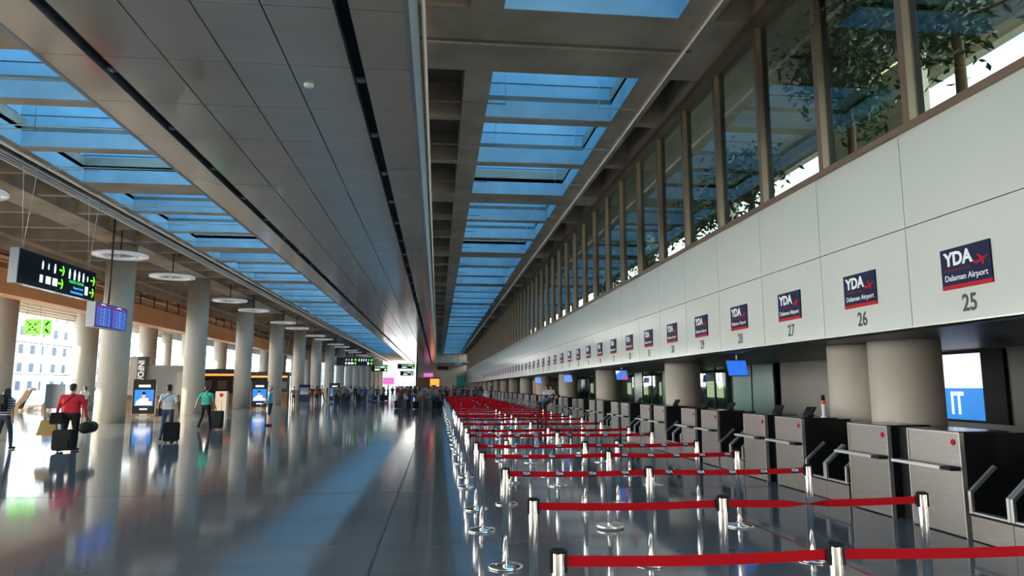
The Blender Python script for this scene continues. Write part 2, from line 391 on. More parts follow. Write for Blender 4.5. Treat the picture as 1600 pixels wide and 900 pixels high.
# left glass front
w2 = empty('window_2', label='tall glass front on the left, bright daylight outside', kind='structure')
gp = MB().box(XF, XF + .015, .05, 2.75, .1, 8.1).mesh('pane', 'glass'); gm = MB().box(XF - .10, XF + .12, -.05, .05, 0, 8.15).mesh('mullion', 'steell')
k = 0
while Y0 + 2.8 * k < YL - 1:
    put('pane', gp, w2, (0, Y0 + 2.8 * k, 0)); put('mullion', gm, w2, (0, Y0 + 2.8 * k, 0)); k += 1
for z in (.02, 2.7, 5.4): bx('transom', XF - .06, XF + .08, Y0, YL, z, z + .08, 'steell', w2)
# white building outside
def outbuilding(x, y0, y1, h, label):
    b = empty('building', (x, y0, 0), label=label, cat='building')
    bx('wall', -10, 0, 0, y1 - y0, -.1, h, 'outwhite', b); bx('roof', -10.3, .3, -.3, y1 - y0 + .3, h, h + .4, 'outwhite', b)
    wm = MB().box(-.02, .06, 0, 1.3, 0, 1.5).mesh('window', 'win')
    for r in range(int(h / 3)):
        for c in range(int((y1 - y0) / 3.4)): put('window', wm, b, (0, 1.2 + c * 3.4, 1.1 + r * 3.0))
outbuilding(-68, 84, 170, 27, 'white block with rows of windows outside, seen left of the first columns')
outbuilding(-74, 180, 230, 15, 'lower white block with windows outside, farther along the glass front')

eb = empty('building', (-40, 232, 0), label='grey block with windows added outside the glazed far end to dim it', cat='building')  # added block, hides the bright horizon sky behind the end glazing
bx('wall', 0, 60, 0, 8, -.1, 24, 'outgrey', eb); bx('roof', -.3, 60.3, -.3, 8.3, 24, 24.4, 'outwhite', eb)
wm = MB().box(0, 1.5, -.06, .02, 0, 1.8).mesh('window', 'win')
for r_ in range(5):
    for c_ in range(12): put('window', wm, eb, (10 + c_ * 3, 0, 1.2 + r_ * 3.6))
# orange bulkhead and dark gantry above it
ob = empty('orange_bulkhead', (-20, 0, 0), label='long orange bulkhead band running behind the columns on the left', cat='bulkhead')
k = 0
while Y0 + 4 * k < YL - 4: bx('panel', -.12, 0, Y0 + 4 * k + .004, Y0 + 4 * k + 3.996, 5.97, 7.15, 'orange', ob); k += 1
bx('underside', -.9, -.12, Y0, YL, 5.97, 6.02, 'orange', ob)
rl = empty('gantry_rail', (-20.4, 0, 7.15), label='dark steel gantry and railing above the orange band', cat='railing')
for z in (.08, .45, .85, 1.2): bx('rail', -.03, .03, Y0, 160, z, z + .04, 'dark', rl)
pmh = MB().box(-.03, .03, -.03, .03, -.1, 1.4).mesh('post', 'dark')
for k in range(60): put('post', pmh, rl, (0, Y0 + 2 + k * 2.4, 0))
bx('deck', -2.4, -.5, Y0, 160, -.05, .0, 'dark', rl); bx('back_panel', -2.6, -2.5, Y0, 160, 0, 1.4, 'black', rl)

# ------------------------------------------------------------------ columns
ORD = ['first', 'second', 'third', 'fourth', 'fifth', 'sixth', 'seventh', 'eighth', 'ninth', 'tenth', 'eleventh', 'twelfth', 'thirteenth', 'fourteenth', 'fifteenth', 'sixteenth', 'seventeenth', 'eighteenth', 'nineteenth', 'twentieth']
def column(x, y, r, h, label, group):
    t = MB().lathe([(r, 0), (r, h)], 40)
    return tag(t.build('column', ['col', 'col'], None, (x, y, 0)), label, 'column', group)
cm = None
for k in range(-1, 15):
    y = 35.6 + 11.28 * k
    lab = 'round concrete column in the left row, %s one counting away from the hanging green sign' % ORD[k] if k >= 0 else 'round concrete column of the left row, out at the near left'
    column(-15.4, y, .65, ZS, lab, 'round columns of the left row')
for k, y in enumerate((42.6, 52.4, 62.9, 73.0, 83.2, 93.5, 104, 115, 126, 137)):
    column(-24.6, y, .72, 8.16, 'sunlit round column in the back row by the glass front, %s from the left' % ORD[k], 'round columns of the back row')
for k, y in enumerate((46.5, 66, 86, 106)):
    column(-31.5, y, .55, 8.16, 'slim pale column right at the glass front, %s from the left' % ORD[k], 'slim columns at the glass front')
for k, y in enumerate((10.72, 11.95, 21.2, 30.9, 40.6, 50.3, 60, 69.7, 79.4, 89, 99, 109, 119)):
    column(7.5, y, .53, 2.46, 'thick concrete column behind the check-in desks, %s counting from the right' % ORD[k], 'columns behind the check-in desks')

# ------------------------------------------------------------------ counter signs and numbers
bd = MB().box(XR - .02, XR - .002, -.38, .38, 2.82, 3.295).mesh('board', 'navy')
st = MB().box(XR - .0225, XR - .003, -.38, .38, 2.82, 2.865).mesh('red_stripe', 'redp'); ln = MB().box(XR - .0225, XR - .003, -.08, .34, 3.035, 3.041).mesh('red_line', 'redp')
pl = MB()
for poly in ([(-.09, -.028), (.06, .022), (.095, .028), (.07, .008), (-.06, -.045)], [(-.005, .0), (.03, .012), (-.03, .055), (-.045, .052)], [(.01, -.015), (.04, -.002), (.03, -.06), (.012, -.062)], [(-.09, -.028), (-.065, -.02), (-.085, .01), (-.097, .008)]):
    pl.prism([(-.24 - a * 1.15, 3.10 + b * 1.1) for a, b in poly], 'x', XR - .0225, XR - .019)
pl = pl.mesh('plane_emblem', 'redp')
for k in range(0, 44):
    y = 7.30 + 2.035 * k; n = 25 + k
    if y > YE - 40: break
    s = empty('counter_sign', (0, y, 0), label='navy sign with white lettering and red stripe, %s counter sign from the right' % ORD[k] if k < 20 else 'tiny distant navy sign on the fascia near the far end', cat='sign', group='navy airport signs along the fascia')
    put('board', bd, s); put('red_stripe', st, s)
    if k < 22:
        put('red_line', ln, s); put('plane_emblem', pl, s)
        text('lettering', 'YDA', .215, 'white', '-x', (XR - .0215, .10, 3.16), s, .008, .98)
        text('lettering', 'Dalaman Airport', .098, 'white', '-x', (XR - .0215, 0, 2.945), s, .0005, .98)
    p = panels.get(k - 1)
    if k < 30 and p: text('number', str(n), .27, 'num', '-x', (XR - .001, y - p.location.y, 2.635), p, .006, .85)

# ------------------------------------------------------------------ check-in desks and conveyors
def make_desk():
    d = empty('check_in_desk', label='x', cat='desk', group='check-in desks in a long row')
    W = .92
    bx('lower_panel', 0, .03, .012, W - .012, .015, .745, 'steel', d); bx('upper_panel', .006, .036, .012, W - .012, .79, 1.165, 'steel', d)
    t = MB().box(-.006, .05, 0, .014, 0, 1.18).box(-.006, .05, W - .014, W, 0, 1.18).box(-.006, .05, .014, W - .014, 1.165, 1.18)
    t.build('edge_trim', 'steell', d)
    bx('side_panel', .05, .85, 0, .03, 0, 1.17, 'black', d); bx('side_panel', .05, .85, W - .03, W, 0, 1.17, 'black', d)
    bx('core', .05, .55, .03, W - .03, .02, 1.10, 'dark', d)
    bx('top', -.006, .62, 0, W, 1.172, 1.19, 'blackg', d)
    s = bx('bag_shelf', -.13, .0, .2, W + .17, .75, .785, 'steell', d); bx('black_end', -.132, -.01, .02, .2, .748, .786, 'black', s)
    st = MB().tube([(-.002, .12, 1.06), (.008, .12, 1.06)], .035, 14).build('red_sticker', 'redp', d)
    return d
def far_desk_mesh():
    W = .92
    return MB().box(0, .04, .012, W - .012, .015, 1.165).box(.05, .8, 0, W, 0, 1.17, 1).box(-.006, .05, 0, .014, 0, 1.18, 2).box(-.006, .05, W - .014, W, 0, 1.18, 2).box(-.13, 0, .2, W + .17, .75, .785, 2).mesh('check_in_desk', ['steel', 'black', 'steell'])
proto = None; fdm = far_desk_mesh()
def make_bay():
    b = empty('baggage_conveyor', label='x', cat='conveyor', group='baggage conveyors between the desks'); Wb = 1.2
    bx('front_plate', 0, .03, .01, Wb / 2 - .004, .012, .27, 'steel', b); bx('front_plate', 0, .03, Wb / 2 + .004, Wb - .01, .012, .27, 'steel', b)
    bx('front_lip', -.01, .03, 0, Wb, .30, .318, 'steell', b); bx('shadow_gap', .005, .03, 0, Wb, .27, .30, 'black', b)
    for y0 in (.07, Wb / 2 + .05): bx('belt', .03, .98, y0, y0 + .48, .24, .33, 'blackg', b)
    for y0 in (.02, Wb / 2 - .045, Wb / 2 + .005, Wb - .06):
        MB().prism([(-.01, .30), (-.01, .53), (.30, .80), (.95, .80), (.95, .30)], 'y', y0 + .008, y0 + .032).build('guard_plate', 'black', b)
        pts = [(-.02, .30), (-.02, .54), (.30, .82), (.33, .79), (.015, .52), (.015, .30)]
        MB().prism(pts, 'y', y0, y0 + .04).build('guard_edge', 'steell', b)
    bx('back_flap', .96, 1.0, 0, Wb, .3, 1.0, 'black', b)
    return b
def far_bay_mesh():
    t = MB().box(0, .03, .01, 1.19, .012, .3).box(.03, .98, .05, 1.15, .24, .33, 1)
    for y0 in (.02, .56, 1.14): t.prism([(-.02, .30), (-.02, .54), (.30, .82), (.33, .79), (.015, .52), (.015, .30)], 'y', y0, y0 + .04, 2)
    return t.mesh('baggage_conveyor', ['steel', 'black', 'steell'])
fbm = far_bay_mesh(); bproto = None
PITCH = 3.552
nd = 0; pair = -1
yb = 7.64 - PITCH
while yb < 128:
    for j, y in enumerate((yb, yb + 1.32)):
        cnum = {0: 'nearer', 1: 'farther'}[j]
        if yb < 62:
            if proto is None: proto = d = make_desk()
            else: d = copy_tree(proto)
            lab = 'steel check-in desk, %s of the %s pair counting from the near right end' % (cnum, ORD[pair] if pair >= 0 else 'partly hidden nearest')
        else:
            d = put('check_in_desk', fdm); lab = 'tiny far steel check-in desk at the distant end of the row'
        tag(d, lab, 'desk', 'check-in desks in a long row'); d.location = (XR, y, 0)
    f = bx('infill_panel', .16, .2, .925, 1.315, 0, 1.17, 'black', None, (XR, yb, 0))
    tag(f, 'black infill panel between the two desks of the %s pair' % (ORD[pair] if 0 <= pair < 15 else 'nearest' if pair < 0 else 'far'), 'panel', 'black infill panels')
    if yb < 62:
        if bproto is None: bproto = b = make_bay()
        else: b = copy_tree(bproto)
        lab = 'twin baggage conveyor with bent steel guards just before the %s desk pair' % (ORD[pair] if pair >= 0 else 'nearest out-of-view')
    else: b = put('baggage_conveyor', fbm); lab = 'tiny far baggage conveyor at the distant end of the desk row'
    tag(b, lab, 'conveyor', 'baggage conveyors between the desks'); b.location = (XR, yb - 1.26, 0)
    pair += 1; yb += PITCH
# agent monitors and chairs behind near desks
def monitor(x, y, rz, label):
    o = empty('desk_monitor', (x, y, 1.19), rz, label=label, cat='monitor', group='agent monitors on the desks')
    MB().prism([(-.02, .02), (.08, .16), (.10, .15), (.0, .01)], 'y', -.11, .11).build('screen_housing', 'black', o)
    bx('foot', -.05, .06, -.06, .06, 0, .02, 'black', o); bx('neck', .0, .03, -.02, .02, .01, .08, 'black', o)
for i, (y, n) in enumerate(((11.85, 'third'), (13.0, 'fourth'), (15.2, 'fifth'), (16.7, 'sixth'), (18.8, 'seventh'), (22.3, 'ninth'))):
    monitor(6.42, y, R(12), 'black tilted agent monitor on top of the %s desk from the right' % n)
def chair(x, y, rz, label):
    o = empty('office_chair', (x, y, 0), rz, label=label, cat='chair', group='black office chairs behind the desks')
    MB().lathe([(.02, 0), (.03, .1), (.03, .45)], 12).build('gas_lift', 'dark', o)
    t = MB()
    for k in range(5): a = k * 2 * math.pi / 5; t.tube([(0, 0, .1), (.3 * math.cos(a), .3 * math.sin(a), .05)], [.025, .018], 6)
    t.build('star_base', 'dark', o)
    bx('seat', -.24, .24, -.24, .24, .45, .54, 'black', o); MB().prism([(.2, .6), (.30, 1.12), (.36, 1.12), (.26, .6)], 'y', -.22, .22).build('backrest', 'black', o)
    for s in (-1, 1): MB().tube([(.1, .27 * s, .5), (.1, .3 * s, .72), (-.15, .3 * s, .74)], .02, 6).build('armrest', 'black', o)
chair(7.35, 7.9, R(20), 'black office chair behind the nearest desk at the right edge'); chair(7.45, 14.3, R(-15), 'black office chair behind the conveyor near desk five')
chair(7.2, 17.8, R(10), 'black office chair behind the far side of the second desk pair')
# scanner lamp on the third desk
sl = empty('signal_lamp', (6.42, 11.33, 1.19), label='small white signal lamp with orange and black top on the desk by the columns', cat='lamp')
MB().lathe([(.05, 0), (.05, .02), (.03, .03), (.03, .22)], 14).build('stem', 'white', sl); MB().lathe([(.036, .22), (.036, .28)], 14).build('orange_lens', 'redorange', sl); MB().lathe([(.03, .28), (.03, .36), (.02, .37)], 14).build('cap', 'black', sl)
# advertising screen on the back wall
ad = empty('lit_wall_screen', (10.42, 13.1, 1.05), label='lit white and blue advertising screen on the back wall behind the near desks', cat='screen')
bx('frame', 0, .08, -1.0, 1.05, -.05, 1.36, 'black', ad); bx('white_field', -.006, 0, -.45, 1.0, .62, 1.3, 'scrw', ad); bx('blue_field', -.006, 0, -.45, 1.0, 0, .62, 'scrm', ad)
text('lettering', 'IT', .62, 'ledw', '-x', (-.01, .25, .30), ad, .012, .7)
# hanging flight screens under the soffit
for i, (y, a) in enumerate(((15.45, 'nearest'), (25.6, 'second'), (36.5, 'third'), (47.5, 'farthest'))):
    s = empty('hanging_screen', (6.75, y, 2.45), R(-28), label='blue flight screen hanging under the soffit over the desks, %s one' % a, cat='screen', group='hanging desk screens')
    MB().tube([(0, 0, 0), (0, 0, -.18)], .02, 8).build('hanger', 'steell', s)
    MB().prism([(-.20, -.52), (.26, -.52), (.20, -.15), (-.26, -.15)], 'y', -.03, .05).build('housing', 'blackg', s)
    MB().prism([(-.18, -.50), (.24, -.50), (.185, -.17), (-.235, -.17)], 'y', -.036, -.031).build('display', 'scrb2', s)
    if i == 1: MB().prism([(.0, -.49), (.22, -.49), (.1, -.3)], 'y', -.04, -.0365).build('red_graphic', 'scrr', s); MB().prism([(-.2, -.3), (-.05, -.18), (-.22, -.18)], 'y', -.04, -.0365).build('white_graphic', 'scrw', s)
    else: MB().prism([(-.1, -.19), (-.08, -.19), (.1, -.47), (.08, -.47)], 'y', -.04, -.0365).build('light_streak', 'scrl', s)

# ------------------------------------------------------------------ belt barriers
pole = MB().lathe([(.032, .02), (.032, .915), (.030, .92), (.001, .922)], 20).mesh('pole', 'chrome')
base = MB().lathe([(.165, 0), (.168, .012), (.16, .022), (.09, .034), (.04, .042), (.034, .06)], 32).mesh('base', 'chrome')
base2 = MB().lathe([(.17, 0), (.17, .045), (.16, .055), (.05, .06), (.034, .07)], 32).mesh('base', 'steell')
head = MB().box(-.042, -.022, -.016, .016, .815, .918).box(.022, .042, -.016, .016, .815, .918).lathe([(.0345, .905), (.0345, .918), (.030, .924)], 18).mesh('head', 'black')
clip = MB().box(-.052, -.036, -.014, .014, .832, .898).mesh('belt_clip', 'black')
far_post = MB().lathe([(.165, 0), (.165, .015), (.04, .04), (.032, .06), (.032, .915)], 10).mesh('pole', 'chrome')
patch = MB().box(-.038, .038, -.003, .003, .840, .892).mesh('belt_label', 'navy')
belts = {}
def belt_mesh(L, twist=False):
    k = (round(L, 3), twist)
    if k in belts: return belts[k]
    n = 24; v = []; f = []; h = .026; zc = .866; th = .0012
    for i in range(n + 1):
        t = i / n; x = .04 + t * (L - .08); z = zc - .012 * math.sin(math.pi * t)
        a = 0
        if twist: a = math.pi * min(1, max(0, (t - .25) / .3))
        dy, dz = math.sin(a) * h, math.cos(a) * h; ny, nz = math.cos(a) * th, -math.sin(a) * th
        for sg, q in ((1, 1), (-1, 1), (-1, -1), (1, -1)): v.append((x, sg * dy + q * ny, z + sg * dz + q * nz))
    for i in range(n):
        for c in range(4): f.append((i * 4 + c, i * 4 + (c + 1) % 4, i * 4 + 4 + (c + 1) % 4, i * 4 + 4 + c))
    f.append((0, 1, 2, 3)); f.append((n * 4 + 3, n * 4 + 2, n * 4 + 1, n * 4))
    belts[k] = MB().add(v, f).mesh('belt', 'red'); return belts[k]
def post(x, y, near, label, group, to=None, thick=False, labels=0, twist=False):
    s = empty('belt_post', (x, y, 0), label=label, cat='barrier post', group=group)
    if near:
        put('pole', pole, s); put('base', base2 if thick else base, s); put('head', head, s)
    else: put('pole', far_post, s); put('head', head, s)
    if to:
        L = math.hypot(to[0] - x, to[1] - y); a = math.atan2(to[1] - y, to[0] - x)
        b = put('belt', belt_mesh(L, twist), s, None, a)
        if near: c = put('belt_clip', clip, b, (L, 0, 0))
        if labels:
            q = .2
            while q < L - .12:
                put('belt_label', patch, b, (q, 0, -.012 * math.sin(math.pi * q / L)))
                if labels > 1:
                    for sg in (-1,): text('label_text', 'YDA', .036, 'white', '-y', (q, -.0035, .872 - .012 * math.sin(math.pi * q / L)), b, .001)
                q += .325
rows = [3.53, 5.06, 6.94, 8.66, 10.13, 12.36, 13.75, 16.1, 18.35, 20.0, 21.3, 23.2]
while rows[-1] < 61: rows.append(rows[-1] + 1.75 + .25 * random.random())
POS = ['left end', 'middle', 'right end']
for i, y in enumerate(rows):
    xs = {0: (.59, 2.0, 3.62), 1: (.68, 2.05, 3.6), 2: (.665, 2.08, 3.72), 3: (.545, 2.1, 3.72)}.get(i, (.55 + random.uniform(-.03, .03), 2.1 + random.uniform(-.08, .08), 3.74 + random.uniform(-.05, .05)))
    ys = [y + random.uniform(-.04, .04) for _ in xs]
    near = y < 26
    for j in range(3):
        lab = ('chrome belt post at the %s of the %s belt row from the front' % (POS[j], ORD[i])) if i < 12 else 'small far chrome belt post in the dense distant belt rows'
        post(xs[j], ys[j], near, lab, 'belt barrier posts' if i < 12 else 'distant belt barrier posts', (xs[j + 1], ys[j + 1]) if j < 2 else ((5.1, 3.5) if i == 0 else None), thick=(i == 3 and j == 1), labels=(2 if 2 <= i <= 5 else 1 if i in (6, 7, 8, 9) else 0), twist=(i == 1 and j == 1))
post(5.1, 3.5, True, 'chrome belt post beyond the right edge, ending the front belt', 'belt barrier posts')
for (x, y, a) in ((1.02, 10.3, 'fifth'), (2.64, 10.12, 'fifth'), (1.3, 12.5, 'sixth'), (2.9, 13.9, 'seventh'), (1.5, 16.3, 'eighth')):
    post(x, y + .25, True, 'extra chrome belt post standing alone just behind the %s belt row, %s' % (a, 'left' if x < 2 else 'right'), 'loose belt posts')
LP = []
while len(LP) < 24:
    p = (random.choice((1.3, 2.9)) + random.uniform(-.3, .3), random.choice(rows[9:]) + .8)
    if all(math.hypot(p[0] - q[0], p[1] - q[1]) > .6 for q in LP): LP.append(p)
for p in LP:
    post(p[0], p[1], False, 'loose chrome belt post among the distant belt rows', 'loose distant belt posts')

# ------------------------------------------------------------------ ring lamps
rm = MB(); prof = [(1.14, 0), (1.16, .04), (1.14, .09), (.62, .09), (.60, .05), (.62, 0)]
v = []; f = []; sg = 40
for i in range(sg):
    a = 2 * math.pi * i / sg
    for r, z in prof: v.append((r * math.cos(a), r * math.sin(a), z))
for i in range(sg):
    for k in range(6): f.append((i * 6 + k, ((i + 1) % sg) * 6 + k, ((i + 1) % sg) * 6 + (k + 1) % 6, i * 6 + (k + 1) % 6))
rm.add(v, f, 0, True); rm = rm.mesh('ring', 'lamp')
hub = MB().lathe([(.16, .0), (.18, .06), (.10, .12), (.04, .14)], 20); 
for k in range(4): a = k * math.pi / 2 + .4; hub.tube([(.1 * math.cos(a), .1 * math.sin(a), .06), (.63 * math.cos(a), .63 * math.sin(a), .05)], .02, 6)
hub = hub.mesh('hub', 'steell'); stem = MB().tube([(0, 0, .1), (0, 0, 2.07)], .03, 8).mesh('stem', 'dark')
rim = MB().lathe([(1.15, .088), (1.17, .10), (1.17, .12), (1.0, .125), (.3, .2), (.1, .2)], 32).mesh('reflector', 'tray')
ly = [22.35 - 10.7]
for k in range(8): ly += [22.35 + 17.1 * k, 33.1 + 17.1 * k]
for i, y in enumerate(sorted(ly)):
    o = empty('ring_lamp', (-14.4, y, 7.54), label='flat round pendant ring lamp in the left row, %s from the near end' % ORD[i], cat='lamp', group='round pendant lamps')
    put('ring', rm, o); put('hub', hub, o); put('stem', stem, o); put('reflector', rim, o)

# ------------------------------------------------------------------ hanging signs
def arrow(mb, u, v, s, mk):      # right-pointing arrow at u,v ; mk maps (a,b) to 2D
    mb.append([(u - s, v - .18 * s), (u + .2 * s, v - .18 * s), (u + .2 * s, v + .18 * s), (u - s, v + .18 * s)])
    mb.append([(u + .05 * s, v + s), (u + .5 * s, v + s), (u + 1.05 * s, v), (u + .5 * s, v - s), (u + .05 * s, v - s), (u + .55 * s, v)])
def polys(name, ps, mt, parent, face, d0, d1):
    t = MB()
    for p in ps: t.prism(p, 'x' if face == '+x' else 'y', d0, d1)
    return t.build(name, mt, parent)
def rect(u, v, w_, h_): return [(u - w_ / 2, v - h_ / 2), (u + w_ / 2, v - h_ / 2), (u + w_ / 2, v + h_ / 2), (u - w_ / 2, v + h_ / 2)]
def figure(u, v, h_): return [rect(u, v + .38 * h_, .2 * h_, .2 * h_), rect(u, v + .05 * h_, .34 * h_, .40 * h_), rect(u - .09 * h_, v - .32 * h_, .12 * h_, .36 * h_), rect(u + .09 * h_, v - .32 * h_, .12 * h_, .36 * h_)]
def way_sign(loc, L, face, label, far=False):
    s = empty('hanging_sign', loc, label=label, cat='sign', group='black wayfinding signs'); H_ = 1.03; T = .24
    if face == '+x': bx('housing', -T, 0, 0, L, 0, H_, 'blackg', s); bx('end_cap', -T - .004, .004, -.05, 0, -.01, H_ + .01, 'tray', s); d = (.002, .006)
    else: bx('housing', 0, L, 0, T, 0, H_, 'blackg', s); bx('end_cap', -.04, 0, -.004, T, -.01, H_ + .01, 'tray', s); d = (-.006, -.002)
    q = L / 4.75; wv = []; gv = []
    for u, h_ in ((1.28, .3), (1.62, .22), (2.0, .34)): wv += [figure(u * q, .74, h_ * .9)]
    for u in (1.25, 1.65, 2.05): wv += [[rect(u * q, .30, .17 if u < 1.3 else .28, .24)]]
    for u, h_ in ((2.92, .34), (3.25, .36), (3.55, .34), (3.85, .32), (4.15, .2)): wv += [figure(u * q, .72, h_)]
    wv += [[rect(4.12 * q, .29, .2, .3)]]
    arrow(gv, 2.42 * q, .74, .16, None); arrow(gv, 2.40 * q, .30, .16, None); arrow(gv, 4.52 * q, .70, .16, None); arrow(gv, 4.5 * q, .27, .16, None)
    for pic in wv: polys('pictogram', pic, 'ledw', s, face, *d)
    for q_ in range(0, len(gv), 2): polys('green_arrow', gv[q_:q_ + 2], 'ledg', s, face, *d)
    if not far:
        text('green_text', 'PASAPORT KONTROL', .13, 'ledt', face, (.004, 3.42 * q, .46), s, .002, .78)
        text('blue_text', 'Passport Control', .12, 'ledb', face, (.004, 3.55 * q, .29), s, .001, .78); text('blue_text', 'Паспортный контроль', .11, 'ledb', face, (.004, 3.48 * q, .13), s, .001, .72)
    for u in (.35, L - .35):
        p = (-.12, u) if face == '+x' else (u, .12)
        for dx in (-.25, .25):
            e_ = (p[0], p[1] + dx * 2.2, ZS - loc[2] + 1.0) if face == '+x' else (p[0] + dx, p[1], ZS - loc[2] + .9)
            MB().tube([(p[0], p[1], H_), e_], .010, 5).build('cable', 'steell', s)
    return s
way_sign((-12.4, 21.95, 4.75), 4.75, '+x', 'large black hanging sign with white pictograms and green arrows at the left')
way_sign((-12.9, 92, 4.35), 4.6, '-y', 'far black hanging sign with green arrows between the middle columns', True)
way_sign((-10.7, 115.5, 4.1), 2.6, '-y', 'smaller far black hanging sign just right of the wider one', True)
way_sign((-8.4, 150, 5.4), 3.6, '-y', 'tiny teal-lit hanging sign before the bright end glazing, upper', True)
way_sign((-8.6, 165, 4.2), 3.0, '-y', 'tiny hanging sign before the bright end glazing, lower', True)
fd = empty('flight_board', (-14.0, 30.3, 4.13), label='blue flight information board mounted in front of the first left column', cat='screen')
bx('housing', -.34, 0, 0, 3.0, 0, 1.04, 'tray', fd)
for y0 in (.07, 1.54):
    p = bx('display', .0, .008, y0, y0 + 1.4, .05, .99, 'scrb', fd); t = MB(); t2 = MB(); t3 = MB()
    for r in range(9): t.box(.009, .012, y0 + .10, y0 + 1.33, .10 + r * .085, .10 + r * .085 + .05); t3.box(.0125, .014, y0 + .02, y0 + .09, .10 + r * .085, .15 + r * .085)
    for c in range(5):
        for r in range(9): t2.box(.0125, .014, y0 + .14 + c * .25, y0 + .16 + c * .25 + .12 * ((r * 3 + c) % 3) / 2, .115 + r * .085, .131 + r * .085)
    t.build('row', 'scrl', p); t2.build('row_text', 'scrw', p); t3.build('airline_tile', 'scrr', p); bx('heading', .009, .012, y0 + .05, y0 + 1.3, .885, .93, 'scrr', p); bx('title', .009, .012, y0 + .4, y0 + .8, .945, .98, 'scrw', p)
MB().tube([(-.17, 1.5, 1.04), (-.17, 1.5, ZS + 1.0 - 4.13)], .04, 8).build('hanger', 'dark', fd)
gs = empty('assembly_sign', (-25.4, 46.2, 4.85), label='bright green backlit sign with arrows pointing to its centre near the glass front', cat='sign')
bx('panel', 0, .95, 0, .06, 0, .98, 'greensign', gs); bx('panel', 1.0, 1.5, .1, .16, 0, .98, 'greensign', gs)
for sx_ in (-1, 1):
    for sz in (-1, 1): MB().prism([(.475 + sx_ * a, .49 + sz * b) for a, b in ((.10, .10), (.10, .26), (.17, .19), (.34, .38), (.38, .34), (.19, .17), (.26, .10))], 'y', -.01, -.002).build('arrow_print', 'black', gs)
MB().prism(rect(.475, .49, .1, .1), 'y', -.01, -.002).build('centre_print', 'black', gs)
for a_ in ([(1.1, .6), (1.25, .6), (1.42, .86), (1.3, .86)], [(1.1, .4), (1.25, .4), (1.42, .14), (1.3, .14)]): MB().prism(a_, 'y', .088, .098).build('arrow_print', 'black', gs)
for u in (.1, .85): MB().tube([(u, .03, .98), (u, .03, 3.31)], .01, 5).build('cable', 'dark', gs)

# ------------------------------------------------------------------ left side furniture
def totem(x, y, rz, label, h=2.1, w_=1.15):
    o = empty('advert_totem', (x, y, 0), rz, label=label, cat='advertising screen', group='lit advertising totems')
    bx('housing', -w_ / 2, w_ / 2, 0, .18, .18, h, 'blackg', o); bx('foot', -.35, .35, -.1, .3, 0, .03, 'steell', o); bx('stem', -.2, .2, .03, .15, .03, .18, 'steell', o)
    bx('edge_frame', -w_ / 2 - .02, -w_ / 2, -.01, .19, .16, h + .02, 'steell', o); bx('edge_frame', w_ / 2, w_ / 2 + .02, -.01, .19, .16, h + .02, 'steell', o)
    d = bx('display', -w_ / 2 + .09, w_ / 2 - .09, -.006, 0, .62, 1.52, 'scrm', o)
    MB().prism([(-.42, .66), (.42, .66), (.40, .85), (.2, 1.05), (-.18, 1.05), (-.38, .86)], 'y', -.012, -.007).build('printed_shirt', 'scrw', d)
    MB().prism([(.10 * math.cos(a) - .02, 1.20 + .15 * math.sin(a)) for a in [k * math.pi / 8 for k in range(16)]], 'y', -.014, -.007).build('printed_face', 'scrs', d)
    MB().prism([(-.12, 1.25), (.08, 1.25), (.06, 1.38), (-.02, 1.41), (-.10, 1.37)], 'y', -.018, -.0145).build('printed_hair', 'black', d)
    MB().prism([(.22, .86), (.36, .86), (.38, 1.0), (.24, 1.0)], 'y', -.018, -.0125).build('printed_mug', 'scrr', d)
    bx('caption', -.30, .30, -.008, 0, 1.66, 1.80, 'scrw', o); bx('caption', -.2, .2, -.008, 0, .40, .48, 'scrw', o)
    return o
totem(-16.5, 42.2, R(12), 'lit advertising totem with a person in white, beside the first left column')
totem(-13.25, 54.9, R(10), 'lit advertising totem with a person in white, right of the third left column')
totem(-11.5, 81.5, R(8), 'small far lit advertising totem before the crowd')
inf = empty('info_booth', (-24.3, 56.5, 0), label='grey information booth with INFO lettering up a dark stripe', cat='booth')
bx('wall', 0, 5.3, 0, 3, 0, 3.3, 'greywall', inf); bx('tower', 1.05, 2.2, -.15, .6, 0, 3.95, 'greywall', inf); bx('counter', .1, 4.8, -.7, -.16, 0, 1.05, 'wood', inf); bx('counter_top', 0, 4.9, -.8, -.15, 1.05, 1.1, 'greywall', inf)
s_ = bx('dark_stripe', 1.62, 2.21, -.19, -.151, 0, 3.95, 'dark', inf)
o = text('lettering', 'INFO/', .62, 'white', '-y', (1.90, -.2, 3.0), inf, .01, .9); o.matrix_local = Matrix.Translation((1.90, -.2, 2.95)) @ ROT['-y'].to_4x4() @ Matrix.Rotation(R(-90), 4, 'Z')
cl = empty('round_lit_sign', (-18.75, 55.9, 2.75), R(10), label='round white lit sign with blue rim beside the second left column', cat='sign')
MB().tube([(0, 0, 0), (0, .1, 0)], .46, 28).build('rim', 'scrb', cl); MB().tube([(0, -.02, 0), (0, -.005, 0)], .42, 28).build('face', 'scrw', cl); MB().tube([(.2, .06, .4), (.2, .06, 5.3)], .025, 6).build('hanger', 'dark', cl)
def cafe(x, y, L, rz, label):
    o = empty('cafe_kiosk', (x, y, 0), rz, label=label, cat='kiosk')
    bx('back_wall', 0, L, 1.6, 1.8, 0, 3.1, 'dark', o); bx('canopy', -.1, L + .1, -.2, 1.8, 2.75, 3.15, 'dark', o); bx('light_strip', 0, L, -.23, -.2, 2.58, 2.75, 'warmlit', o)
    bx('counter', 0, L, 0, .6, 0, 1.05, 'wood', o); bx('counter_top', -.05, L + .05, -.05, .65, 1.05, 1.1, 'greywall', o); bx('side_wall', 0, .15, .6, 1.6, 0, 2.75, 'dark', o); bx('side_wall', L - .15, L, .6, 1.6, 0, 2.75, 'dark', o)
    for k in range(3): bx('menu_board', .5 + k * L / 3, .5 + k * L / 3 + L / 5, 1.56, 1.6, 1.5, 2.2, 'greywall', o)
